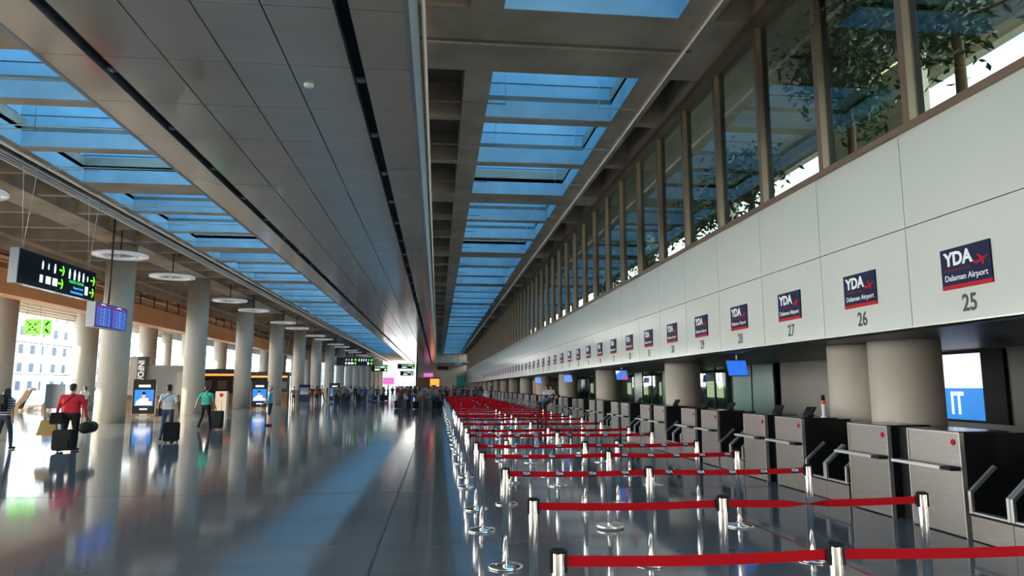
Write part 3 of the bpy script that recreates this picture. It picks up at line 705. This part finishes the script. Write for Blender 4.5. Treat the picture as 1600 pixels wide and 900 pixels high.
cafe(-20.2, 61, 3.6, R(4), 'dark cafe kiosk with an orange light strip right of the second left column')
cafe(-19.0, 72, 4.2, R(4), 'dark cafe kiosk with an orange light strip beyond the third left column')
bxp = empty('cardboard_display', (-16.1, 55.2, 0), label='white display box with a red mark beside the green-shirted man', cat='box')
bx('carton', -.4, .4, 0, .5, 0, 1.35, 'beige', bxp); bx('red_mark', -.1, .15, -.006, 0, .95, 1.2, 'redp', bxp)
ic = empty('info_cabinet', (-14.4, 79.2, 0), label='dark blue cabinet with a pale notice in front of the fifth left column', cat='cabinet')
bx('body', -.55, .55, 0, .5, 0, 1.9, 'navy', ic); bx('notice', -.45, .45, -.01, 0, .85, 1.6, 'tray', ic); bx('side_bin', -.85, -.58, 0, .4, 0, 1.3, 'dark', ic)
pb = empty('poster_stand', (-23.0, 45.6, 0), R(5), label='dark poster stand behind the man in the red jacket', cat='stand')
bx('board', -.5, .55, 0, .06, .4, 1.85, 'win', pb); bx('leg', -.45, -.4, 0, .06, 0, .4, 'dark', pb); bx('leg', .45, .5, 0, .06, 0, .4, 'dark', pb)
def lounger(x, y, rz, label, seat):
    o = empty('lounge_seat', (x, y, 0), rz, label=label, cat='seat', group='moulded lounge seats by the glass front')
    path = [(-1.0, .12), (-.8, .30), (-.35, .36), (.1, .42), (.45, .85), (.75, 1.5), (1.05, 1.62), (1.15, 1.5)]
    inn = [(a + .06, b - .10) for a, b in path]
    MB().prism(path + inn[::-1], 'y', 0, .62).build('shell', 'beige', o)
    MB().prism([(-.95, .14), (-.8, .33), (-.35, .39), (.1, .45), (.12, .40), (-.35, .33), (-.8, .27)], 'y', .03, .59).build('seat_pad', seat, o)
    for y0 in (-.01, .58): MB().prism([(.05, .0), (.3, .0), (.55, .75), (.9, 1.45), (.8, 1.5), (.42, .85), (.1, .42)], 'y', y0, y0 + .04).build('side_rib', 'wood', o)
    bx('base', -1.05, .5, .05, .57, 0, .14, 'slat', o)
lounger(-29.4, 53.0, R(0), 'orange lounge seat by the glass front, left one', 'redorange'); lounger(-28.1, 54.0, R(0), 'brown-sided lounge seat by the glass front, middle one', 'redp'); lounger(-26.3, 55.2, R(-30), 'tan lounge seat by the glass front, right one turned away', 'slat')
ps_ = empty('pink_sign', (-2.9, YE - 2, 3.7), label='small pink lit sign above the far doorway', cat='sign'); bx('panel', 0, 1.9, 0, .1, 0, .75, 'pink', ps_); bx('bracket', .9, 1.0, .1, 1.9, .3, .4, 'dark', ps_)
ps_ = empty('pink_sign', (-12.9, 170, 2.2), label='pink lit poster before the bright end glazing', cat='sign'); bx('panel', 0, 2.6, 0, .1, 0, 1.6, 'pink', ps_); bx('post', 1.2, 1.4, 0, .1, -2.2, 0, 'dark', ps_)
os_ = empty('orange_wall_poster', (10.2, 70, 0), label='red-orange lit panel deep behind the far desks', cat='poster'); bx('panel', -.05, 0, 0, 9, .9, 2.35, 'redorange', os_); bx('frame', 0, .06, -.05, 9.05, .85, 2.4, 'dark', os_)
hm = empty('wall_speaker', (3.6, YE - 22, 5.4), label='grey box projector hanging near the far end wall', cat='speaker'); MB().prism([(-.6, 0), (.6, .15), (.7, .6), (-.5, .5)], 'y', 0, .8).build('box', 'tray', hm); MB().tube([(0, .4, .5), (0, .4, 3.2)], .03, 6).build('hanger', 'dark', hm)
lr = empty('guard_rail', (-17.6, 35.6, 0), label='low grey guard rail just right of the first left column', cat='railing')
for x in (0, 1.1): MB().tube([(x + 1.6, 0, 0), (x + 1.6, 0, .8)], .025, 8).build('post', 'tray', lr)
MB().tube([(1.6, 0, .8), (2.7, 0, .8)], .025, 8).build('rail', 'tray', lr); MB().tube([(1.6, 0, .4), (2.7, 0, .4)], .02, 8).build('rail', 'tray', lr)

# ------------------------------------------------------------------ trees behind the clerestory
def tree(x, y, h, r, n, label, seed):
    rnd = random.Random(seed); o = empty('terrace_tree', (x, y, 4.9), label=label, cat='tree', group='trees behind the clerestory')
    t = MB().tube([(0, 0, 0), (.05, .03, h * .4), (0, .1, h * .75)], [.09, .07, .04], 8)
    cs = [(rnd.uniform(-r, r) * .7, rnd.uniform(-r, r) * .8, h * rnd.uniform(.5, .95)) for _ in range(9)]
    for c in cs: t.tube([(0, .06, h * .5), (c[0] * .6, c[1] * .6, (h * .5 + c[2]) / 2 + .1), c], [.035, .022, .01], 5)
    t.build('trunk', 'bark', o); lf = MB()
    for i in range(n):
        c = rnd.choice(cs); p = Vector(c) + Vector((rnd.gauss(0, .3), rnd.gauss(0, .3), rnd.gauss(0, .24)))
        a = rnd.uniform(0, 6.28); d = Vector((math.cos(a), math.sin(a), rnd.uniform(-1.2, .2))).normalized(); L = rnd.uniform(.12, .24); s = d.cross(Vector((rnd.gauss(0, 1), rnd.gauss(0, 1), 1))).normalized() * L * .2
        nrm = d.cross(s).normalized() * L * .06
        lf.add([p, p + d * L * .45 + s + nrm, p + d * L, p + d * L * .45 - s + nrm], [(0, 1, 2), (0, 2, 3)])
    tag(lf.build('foliage', 'leaf', o), kind='stuff')
tree(7.5, 9.0, 4.2, 1.5, 3600, 'leafy green tree behind the nearest clerestory panes at the upper right', 1); tree(7.4, 11.6, 3.7, .75, 1800, 'drooping dark tree behind the second clerestory bay', 2)
tree(7.5, 15.9, 2.4, .8, 1200, 'low tree behind the third clerestory bay', 3); tree(7.4, 19.6, 2.3, 1.0, 1300, 'low tree behind the fifth clerestory bay', 4)
tree(7.4, 24.6, 2.2, 1.0, 1100, 'small tree behind the seventh clerestory bay', 5); tree(7.4, 30.3, 2.0, 1.0, 900, 'small far tree behind the clerestory', 6)

# ------------------------------------------------------------------ people
def cmat(name, c, rough=.8): return bpy.data.materials.get(name) or mat(name, c, rough, var=.08, scale=14)
SKIN = cmat('skin_light', (.55, .31, .21), .55); SKIN2 = cmat('skin_tan', (.36, .18, .11), .55)
HAIRB = cmat('hair_black', (.012, .01, .009), .5); HAIRBR = cmat('hair_brown', (.06, .03, .018), .5); HAIRR = cmat('hair_grey', (.35, .30, .27), .5)
BLK = cmat('cloth_black', (.014, .014, .016)); EYE = cmat('eye_dark', (.01, .01, .01), .2)
def sphere_pts(n=8, m=12):
    return n, m
def capsule(mb, p0, r0, p1, r1, seg=12):
    p0, p1 = Vector(p0), Vector(p1); d = p1 - p0; L = d.length
    d = d.normalized() if L > 1e-6 else Vector((0, 0, 1)); pts = []; rs = []
    for k in range(5): a = math.pi / 2 * k / 5; pts.append(p0 - d * r0 * math.cos(a)); rs.append(max(.0008, r0 * math.sin(a)))
    pts.append(p0); rs.append(r0)
    if L > 1e-6: pts.append(p1); rs.append(r1)
    for k in range(4, -1, -1): a = math.pi / 2 * k / 5; pts.append(p1 + d * r1 * math.cos(a)); rs.append(max(.0008, r1 * math.sin(a)))
    a_ = d.cross(Vector((0.3, 0.9, 0.1)) if abs(d.y) < .9 else Vector((1, 0, 0))).normalized(); b_ = a_.cross(d); v = []; f = []
    for p, r in zip(pts, rs):
        for k in range(seg): t = 2 * math.pi * k / seg; v.append(p + (a_ * math.cos(t) + b_ * math.sin(t)) * r)
    for i in range(len(pts) - 1):
        for k in range(seg): q = (k + 1) % seg; f.append((i * seg + k, i * seg + q, (i + 1) * seg + q, (i + 1) * seg + k))
    f.append(list(range(seg))[::-1]); f.append([(len(pts) - 1) * seg + k for k in range(seg)])
    mb.add(v, f, 0, True)
def fuse(prims, voxel, smooth=4):
    mb = MB()
    for p0, r0, p1, r1, mi in prims: capsule(mb, p0, r0, p1, r1)
    o = mb.build('tmp', 'white'); rmod = o.modifiers.new('r', 'REMESH'); rmod.mode = 'VOXEL'; rmod.voxel_size = voxel; rmod.use_smooth_shade = True
    if smooth: s = o.modifiers.new('s', 'SMOOTH'); s.factor = .5; s.iterations = smooth
    me = bpy.data.meshes.new_from_object(o.evaluated_get(bpy.context.evaluated_depsgraph_get())); bpy.data.objects.remove(o)
    nf = len(me.polygons); c = np.empty(nf * 3); me.polygons.foreach_get('center', c); c = c.reshape(-1, 3); best = np.full(nf, 9.); idx = np.zeros(nf, int)
    for p0, r0, p1, r1, mi in prims:
        a = np.array(p0); b = np.array(p1); ab = b - a; t = np.clip(((c - a) @ ab) / max(1e-9, ab @ ab), 0, 1)
        dd = np.linalg.norm(c - a - t[:, None] * ab, axis=1) - (r0 + (r1 - r0) * t)
        k = dd < best; best[k] = dd[k]; idx[k] = mi
    me.materials.clear()
    for _ in range(5): me.materials.append(None)
    me.polygons.foreach_set('material_index', idx.astype(np.int32)); return me
def body_prims(h=1.75, build=1.0, stride=0.0, arms=((.05, 0), (-.05, 0)), bend=(12, 12), lean=0, belly=0, sleeve='short', legs='long', fingers=True, arm_out=(.06, .06)):
    s = h / 1.75; P = []; SK, TOP, BOT, SHO, EY = 0, 1, 2, 3, 4
    ca, sa = math.cos(R(lean)), math.sin(R(lean))
    def T(x, y, z):        # lean the upper body forward about the hips
        if z > .95: y, z = y * ca + (z - .95) * sa, .95 + (z - .95) * ca - y * sa
        return (x * s, y * s, z * s)
    def add(a, r0, b, r1, m): P.append((T(*a), r0 * s, T(*b), r1 * s, m))
    B = build
    add((-.155 * B, -.01, 1.415), .062, (.155 * B, -.01, 1.415), .062, TOP); add((-.09 * B, 0, 1.29), .105 * B, (.09 * B, 0, 1.29), .105 * B, TOP); add((-.075 * B, 0, 1.15), .10 * B, (.075 * B, 0, 1.15), .10 * B, TOP)
    add((-.07 * B, .0, 1.03), .105 * B, (.07 * B, .0, 1.03), .105 * B, TOP); add((0, 0, 1.0), .10, (0, -.005, 1.43), .08, TOP); add((-.08 * B, -.01, .93), .105 * B, (.08 * B, -.01, .93), .105 * B, BOT)
    if belly: add((-.05, .08, 1.08), .12 * belly, (.05, .08, 1.08), .12 * belly, TOP)
    add((0, -.005, 1.42), .058, (0, .01, 1.53), .052, SK)
    add((0, .005, 1.645), .088, (0, .03, 1.60), .076, SK); add((0, -.012, 1.655), .086, (0, .0, 1.64), .088, SK); add((0, .055, 1.565), .042, (0, .045, 1.545), .045, SK)
    add((0, .112, 1.625), .010, (0, .122, 1.595), .015, SK)
    for sg in (-1, 1):
        add((.088 * sg, .0, 1.64), .016, (.09 * sg, -.005, 1.60), .012, SK); add((.032 * sg, .098, 1.632), .010, (.034 * sg, .097, 1.632), .010, EY)
        sw = R(arms[0 if sg < 0 else 1][0] * 57.3) if abs(arms[0 if sg < 0 else 1][0]) > 0 else 0
        sh = (.185 * B * sg, -.01, 1.40); ao = arm_out[0 if sg < 0 else 1]; bd_ = R(bend[0 if sg < 0 else 1])
        el = (sh[0] + ao * sg, sh[1] + .28 * math.sin(sw), sh[2] - .28 * math.cos(sw)); wr_ = (el[0] + ao * .5 * sg, el[1] + .25 * math.sin(sw + bd_), el[2] - .25 * math.cos(sw + bd_))
        m1 = TOP; m2 = TOP if sleeve == 'long' else SK
        mid = tuple(sh[k] + (el[k] - sh[k]) * .62 for k in range(3))
        add(sh, .064, mid, .053, m1); add(mid, .047 if sleeve != 'long' else .053, el, .042, m2 if sleeve != 'long' else TOP); add(el, .042, wr_, .031, m2)
        dv = Vector(wr_) - Vector(el); dv.normalize(); side = Vector((sg, 0, 0)); fw = dv.cross(side).normalized(); W = Vector(wr_)
        pm = W + dv * .07; add(tuple(W), .026, tuple(pm), .030, SK); add(tuple(pm + fw * .02), .018, tuple(pm - fw * .022), .018, SK)
        if fingers:
            for q, (off, ln_) in enumerate(((-.030, .062), (-.010, .075), (.010, .070), (.029, .055))):
                b0 = pm + fw * off + dv * .012; b1 = b0 + dv * ln_ * .55; b2 = b1 + (dv * .8 - side * .55) * ln_ * .5
                add(tuple(b0), .0100, tuple(b1), .0092, SK); add(tuple(b1), .0092, tuple(b2), .0082, SK)
            b0 = W + dv * .03 - fw * .026; b1 = b0 - fw * .03 + dv * .028; add(tuple(b0), .012, tuple(b1), .010, SK); add(tuple(b1), .010, tuple(b1 + dv * .028), .0088, SK)
        st_ = stride * sg; hip = (.092 * B * sg, -.01, .91); kn = (.10 * B * sg, .43 * math.sin(st_) + .02, .91 - .43 * math.cos(st_)); k2 = st_ - (0.1 if st_ > 0 else .55 * abs(stride) / .4 if stride else .03)
        an = (.10 * B * sg, kn[1] + .41 * math.sin(k2), max(.085, kn[2] - .41 * math.cos(k2)))
        mk = (hip[0] * .3 + kn[0] * .7, hip[1] * .3 + kn[1] * .7, hip[2] * .3 + kn[2] * .7)
        add(hip, .092 * B, mk, .068 * B, BOT)
        lm = BOT if legs == 'long' else SK; e_ = 1.12 if legs == 'long' else 1
        add(mk, .066 * B, kn, .055 * e_, BOT); add(kn, .053 * e_, tuple(kn[k] * .65 + an[k] * .35 for k in range(3)), .055 * e_, lm); add(tuple(kn[k] * .65 + an[k] * .35 for k in range(3)), .054 * e_, an, .037 * e_ * 1.05, lm)
        add((an[0], an[1] - .03, an[2] - .045), .040, (an[0] + .015 * sg, an[1] + .15, an[2] - .052), .034, SHO)
    return P
def hair_mesh(kind, h=1.75, lean=0, voxel=.014):
    s = h / 1.75; P = []; ca, sa = math.cos(R(lean)), math.sin(R(lean))
    def add(a, r0, b, r1):
        q = []
        for (x, y, z) in (a, b): q.append((x * s, (y * ca + (z - .95) * sa) * s, (.95 + (z - .95) * ca - y * sa) * s))
        P.append((q[0], r0 * s, q[1], r1 * s, 0))
    add((0, -.022, 1.675), .089, (0, .012, 1.690), .082)
    add((0, -.045, 1.63), .072, (0, -.03, 1.66), .08)
    if kind == 'long':
        add((0, -.06, 1.62), .085, (0, -.075, 1.42), .075); add((-.06, -.03, 1.62), .05, (-.07, -.04, 1.45), .045); add((.06, -.03, 1.62), .05, (.07, -.04, 1.45), .045)
    if kind == 'cap': add((0, .06, 1.70), .05, (0, .13, 1.685), .02)
    return fuse(P, voxel, 2)
def set_mats(o, ms):
    while len(o.data.materials) < len(ms): o.data.materials.append(None)
    for i, mt in enumerate(ms): o.material_slots[i].link = 'OBJECT'; o.material_slots[i].material = mt
def person(x, y, rz, label, top, bot, skin=SKIN, shoe=BLK, hair=HAIRB, hk='short', voxel=.011, group=None, **kw):
    h = kw.get('h', 1.75); lean = kw.get('lean', 0)
    P = body_prims(**kw); me = fuse(P, voxel); zmin = min(min(p[0][2] - p[1], p[2][2] - p[3]) for p in P)
    me.transform(Matrix.Translation((0, 0, -zmin)))
    o = put('person', me, None, (x, y, 0), rz)
    set_mats(o, [skin, top, bot, shoe, EYE]); tag(o, label, 'person', group)
    hm_ = hair_mesh(hk, h, lean); hm_.transform(Matrix.Translation((0, 0, -zmin)))
    q = put('hair', hm_, o); set_mats(q, [hair]); return o
# striped cloth
def stripes():
    mt = mat('navy_white_stripes', (.02, .025, .06), .8); n = mt.node_tree.nodes; l = mt.node_tree.links
    t = n.new('ShaderNodeTexCoord'); s = n.new('ShaderNodeSeparateXYZ'); mth = n.new('ShaderNodeMath'); mth.operation = 'MULTIPLY'; mth.inputs[1].default_value = 95; sn = n.new('ShaderNodeMath'); sn.operation = 'SINE'
    cr = n.new('ShaderNodeValToRGB'); cr.color_ramp.interpolation = 'CONSTANT'; cr.color_ramp.elements[0].color = (.02, .03, .08, 1); cr.color_ramp.elements[1].position = .55; cr.color_ramp.elements[1].color = (.6, .62, .66, 1)
    l.new(t.outputs['Object'], s.inputs[0]); l.new(s.outputs['Z'], mth.inputs[0]); l.new(mth.outputs[0], sn.inputs[0]); l.new(sn.outputs[0], cr.inputs[0]); l.new(cr.outputs[0], n['Principled BSDF'].inputs['Base Color']); return mt
def suitcase(x, y, rz, label, h=.62, w_=.42, d=.24, mt='black', handle=.42, group=None):
    o = empty('suitcase', (x, y, 0), rz, label=label, cat='suitcase', group=group)
    MB().prism([(-w_ / 2 + .04, .05), (w_ / 2 - .04, .05), (w_ / 2, .10), (w_ / 2, h - .04), (w_ / 2 - .05, h), (-w_ / 2 + .05, h), (-w_ / 2, h - .04), (-w_ / 2, .10)], 'y', -d / 2, d / 2).build('shell', mt, o)
    bx('front_pocket', -w_ / 2 + .05, w_ / 2 - .05, -d / 2 - .03, -d / 2, .12, h * .55, mt, o)
    for sx_ in (-1, 1): MB().tube([(sx_ * (w_ / 2 - .07), d / 2, .035), (sx_ * (w_ / 2 - .04), d / 2, .035)], .035, 10).build('wheel', 'dark', o)
    if handle: MB().tube([(-.09, d / 2 - .04, h), (-.09, d / 2 - .04, h + handle), (.09, d / 2 - .04, h + handle), (.09, d / 2 - .04, h)], .010, 6).build('pull_handle', 'steell', o)
    return o
RED = cmat('red_jacket', (.62, .015, .03)); WHT = cmat('white_tee', (.62, .66, .70)); JEAN = cmat('blue_jeans', (.04, .085, .16)); GRN = cmat('mint_shirt', (.06, .52, .36)); BLU = cmat('light_blue_tee', (.12, .45, .60)); NAV = cmat('navy_shorts', (.02, .03, .05))
person(-11.75, 20.9, R(-8), 'person with long dark hair in a navy striped top at the left edge', stripes(), NAV, SKIN2, hk='long', h=1.64, stride=.22, arms=((.2, 0), (-.25, 0)), build=1.05)
o = empty('backpack', (-11.8, 20.72, 1.02), R(-8), label='black backpack worn by the person in the striped top', cat='backpack'); MB().prism([(-.14, 0), (.14, 0), (.16, .1), (.15, .38), (.08, .46), (-.08, .46), (-.15, .38), (-.16, .1)], 'y', -.10, .05).build('body', 'black', o); bx('front_pocket', -.11, .11, -.14, -.10, .04, .22, 'black', o)
for s_ in (-1, 1): MB().tube([(.1 * s_, .03, .40), (.12 * s_, .16, .44), (.12 * s_, .27, .30)], .018, 6).build('strap', 'black', o)
person(-9.75, 20.25, R(4), 'heavy-set person in a red jacket walking away with several bags', RED, BLK, build=1.28, h=1.77, stride=.12, arms=((.05, 0), (.02, 0)), bend=(6, 8), sleeve='long', arm_out=(.09, .09))
o = empty('shoulder_bag', (-10.02, 20.1, .72), R(15), label='black shoulder bag at the left hip of the person in red', cat='bag'); MB().prism([(-.13, 0), (.13, 0), (.15, .06), (.13, .30), (-.13, .30), (-.15, .06)], 'y', -.12, .0).build('body', 'black', o); MB().tube([(-.02, -.06, .28), (.10, -.19, .45), (.34, -.14, .72), (.38, .0, .78)], .014, 6).build('strap', 'black', o)
o = empty('shopping_bag', (-10.28, 20.2, .42), R(10), label='patterned green and orange shopping bag in the left hand of the person in red', cat='bag'); MB().prism([(-.24, 0), (.24, 0), (.18, .40), (-.14, .40)], 'y', -.1, .08).build('body', mat('patterned_bag', (.25, .36, .10), .6, scale=7, col2=(.75, .22, .06)), o); MB().tube([(-.1, 0, .39), (-.02, 0, .52), (.08, 0, .39)], .012, 6).build('handle', 'black', o)
o = empty('duffel_bag', (-9.28, 20.25, .48), R(5), label='black duffel bag in the right hand of the person in red', cat='bag'); MB().tube([(0, -.3, .14), (0, -.27, .14), (0, .27, .14), (0, .3, .14)], [.10, .15, .15, .10], 14).build('body', 'black', o); MB().tube([(0, -.14, .27), (-.04, 0, .40), (0, .14, .27)], .014, 6).build('handle', 'black', o)
suitcase(-9.74, 19.95, R(3), 'large black suitcase right behind the legs of the person in red', .58, .46, .26, handle=0)
person(-8.4, 23.4, R(5), 'person in a white tee and jeans pulling a black suitcase', WHT, JEAN, SKIN2, build=1.0, h=1.76, stride=.25, arms=((-.1, 0), (-.18, 0)), bend=(14, 4), arm_out=(.07, .09))
suitcase(-8.08, 22.9, R(12), 'black rolling suitcase pulled by the person in the white tee', .62, .44, .26)
o = empty('crossbody_bag', (-8.66, 23.35, .78), 0, label='dark crossbody bag on the left hip of the person in the white tee', cat='bag'); bx('body', -.05, .04, -.12, .12, 0, .24, 'dark', o); MB().tube([(0, -.02, .24), (.08, -.17, .45), (.30, -.13, .66), (.36, 0, .69)], .013, 6).build('strap', 'black', o)
person(-9.25, 29.8, R(-4), 'person in a mint green shirt and black trousers walking away', GRN, BLK, SKIN, hair=HAIRBR, build=1.06, h=1.75, stride=.30, arms=((-.35, 0), (.15, 0)), bend=(10, 25), arm_out=(.11, .07))
suitcase(-8.72, 29.6, R(-4), 'tall black suitcase beside the person in the mint green shirt', .74, .40, .26)
person(-7.35, 32.4, R(100), 'stout person in a light blue tee and navy shorts standing sideways', BLU, NAV, cmat('skin_pink', (.62, .28, .22), .55), hair=HAIRR, build=1.1, belly=1.15, h=1.72, stride=.06, arms=((.25, 0), (.25, 0)), bend=(40, 40), legs='short')
person(-20.6, 44.2, R(30), 'distant person in a white shirt and brown shorts beside the first column', WHT, cmat('brown_cloth', (.16, .08, .04)), SKIN2, h=1.7, stride=.2, legs='short', voxel=.016)
person(4.85, 33.6, R(-95), 'person in blue bending over luggage in front of the far desks', cmat('blue_cloth', (.05, .12, .24)), BLK, lean=62, h=1.7, stride=.1, arms=((.9, 0), (.8, 0)), voxel=.016)
person(4.85, 32.2, R(-95), 'person in a black and white top bending over luggage before the far desks', BLK, BLK, lean=60, h=1.7, stride=.1, arms=((.9, 0), (.8, 0)), voxel=.016)
person(7.0, 45.5, R(170), 'staff member in white shirt standing behind the far desks, left one', WHT, BLK, h=1.78, voxel=.016); person(7.0, 43.6, R(150), 'staff member in pale shirt standing behind the far desks, right one', cmat('pale_cloth', (.55, .5, .48)), BLK, h=1.78, voxel=.016)
# the distant crowd: shared body meshes, own clothes
var = []
for i, kw in enumerate((dict(), dict(build=.9, h=1.64), dict(stride=.25), dict(build=1.15, sleeve='long'), dict(legs='short', build=.95), dict(arms=((.4, 0), (.5, 0)), bend=(70, 60), h=1.7))):
    P = body_prims(fingers=True, **kw); me = fuse(P, .026, 2); zmin = min(min(p[0][2] - p[1], p[2][2] - p[3]) for p in P); me.transform(Matrix.Translation((0, 0, -zmin)))
    hm_ = hair_mesh('long' if i in (1, 4) else 'short', kw.get('h', 1.75), 0, .03); hm_.transform(Matrix.Translation((0, 0, -zmin))); var.append((me, hm_))
CL = [cmat('crowd_%s' % n, c) for n, c in (('black', (.015, .015, .018)), ('grey', (.16, .16, .17)), ('white', (.5, .5, .5)), ('maroon', (.16, .02, .03)), ('olive', (.10, .10, .05)), ('blue', (.03, .10, .28)), ('navy', (.015, .02, .05)), ('brown', (.10, .05, .03)), ('pink', (.5, .2, .22)), ('red', (.4, .03, .03)), ('teal', (.03, .15, .15)), ('beige', (.32, .26, .19)))]
def crowd(x, y, label, group):
    me, hm_ = random.choice(var); o = put('person', me, None, (x, y, 0), random.uniform(0, 6.28)); sc_ = random.uniform(.93, 1.05); o.scale = (sc_,) * 3
    tp, bt = random.choice(CL), random.choice((CL[0], CL[0], CL[6], CL[1], CL[7], CL[5])); nm = lambda q: q.name.split('_')[1]
    set_mats(o, [random.choice((SKIN, SKIN2)), tp, bt, BLK, EYE]); tag(o, label.replace('traveller', 'traveller in %s top, %s %s,' % (nm(tp), nm(bt), 'shorts' if me is var[4][0] else 'trousers')), 'person', group)
    q = put('hair', hm_, o); set_mats(q, [random.choice((HAIRB, HAIRB, HAIRBR))])
used = []
def spot(x0, x1, y0, y1):
    for _ in range(60):
        p = (random.uniform(x0, x1), random.uniform(y0, y1))
        if all((p[0] - q[0]) ** 2 + (p[1] - q[1]) ** 2 > .3 for q in used) and all((p[0] + 15.4) ** 2 + (p[1] - 35.6 - 11.28 * k) ** 2 > 1.3 for k in range(15)): break
    used.append(p); return p
LB = {'a': ('traveller in the dense far crowd', 'far crowd'), 'b': ('traveller queueing beyond the distant belt rows', 'far queue'), 'c': ('traveller in front of the far crowd by the belts', 'front of the far crowd')}
for _ in range(66): crowd(*spot(-13.5, -2, 78, 104), *LB['a'])
for _ in range(40): crowd(*spot(-3.4, .2, 55, 80), *LB['c'])
for _ in range(50): crowd(*spot(.3, 5.2, 63.5, 92), *LB['b'])
for _ in range(10): crowd(*spot(-14, -9, 68, 78), 'traveller standing near the far left columns', 'travellers by the far columns')
LM = ['black', 'dark', 'navy', 'black']
for _ in range(16):
    p = spot(-3.4, .1, 53.5, 62); suitcase(p[0], p[1], random.uniform(0, 3), 'dark suitcase standing among the front of the far crowd', random.uniform(.55, .8), random.uniform(.4, .55), .3, random.choice(LM), .3, 'suitcases in the far crowd')
for _ in range(14):
    p = spot(-12, -3, 76, 90); suitcase(p[0], p[1], random.uniform(0, 3), 'dark suitcase standing in the dense far crowd', random.uniform(.55, .8), random.uniform(.4, .55), .3, random.choice(LM), .3, 'suitcases in the dense crowd')
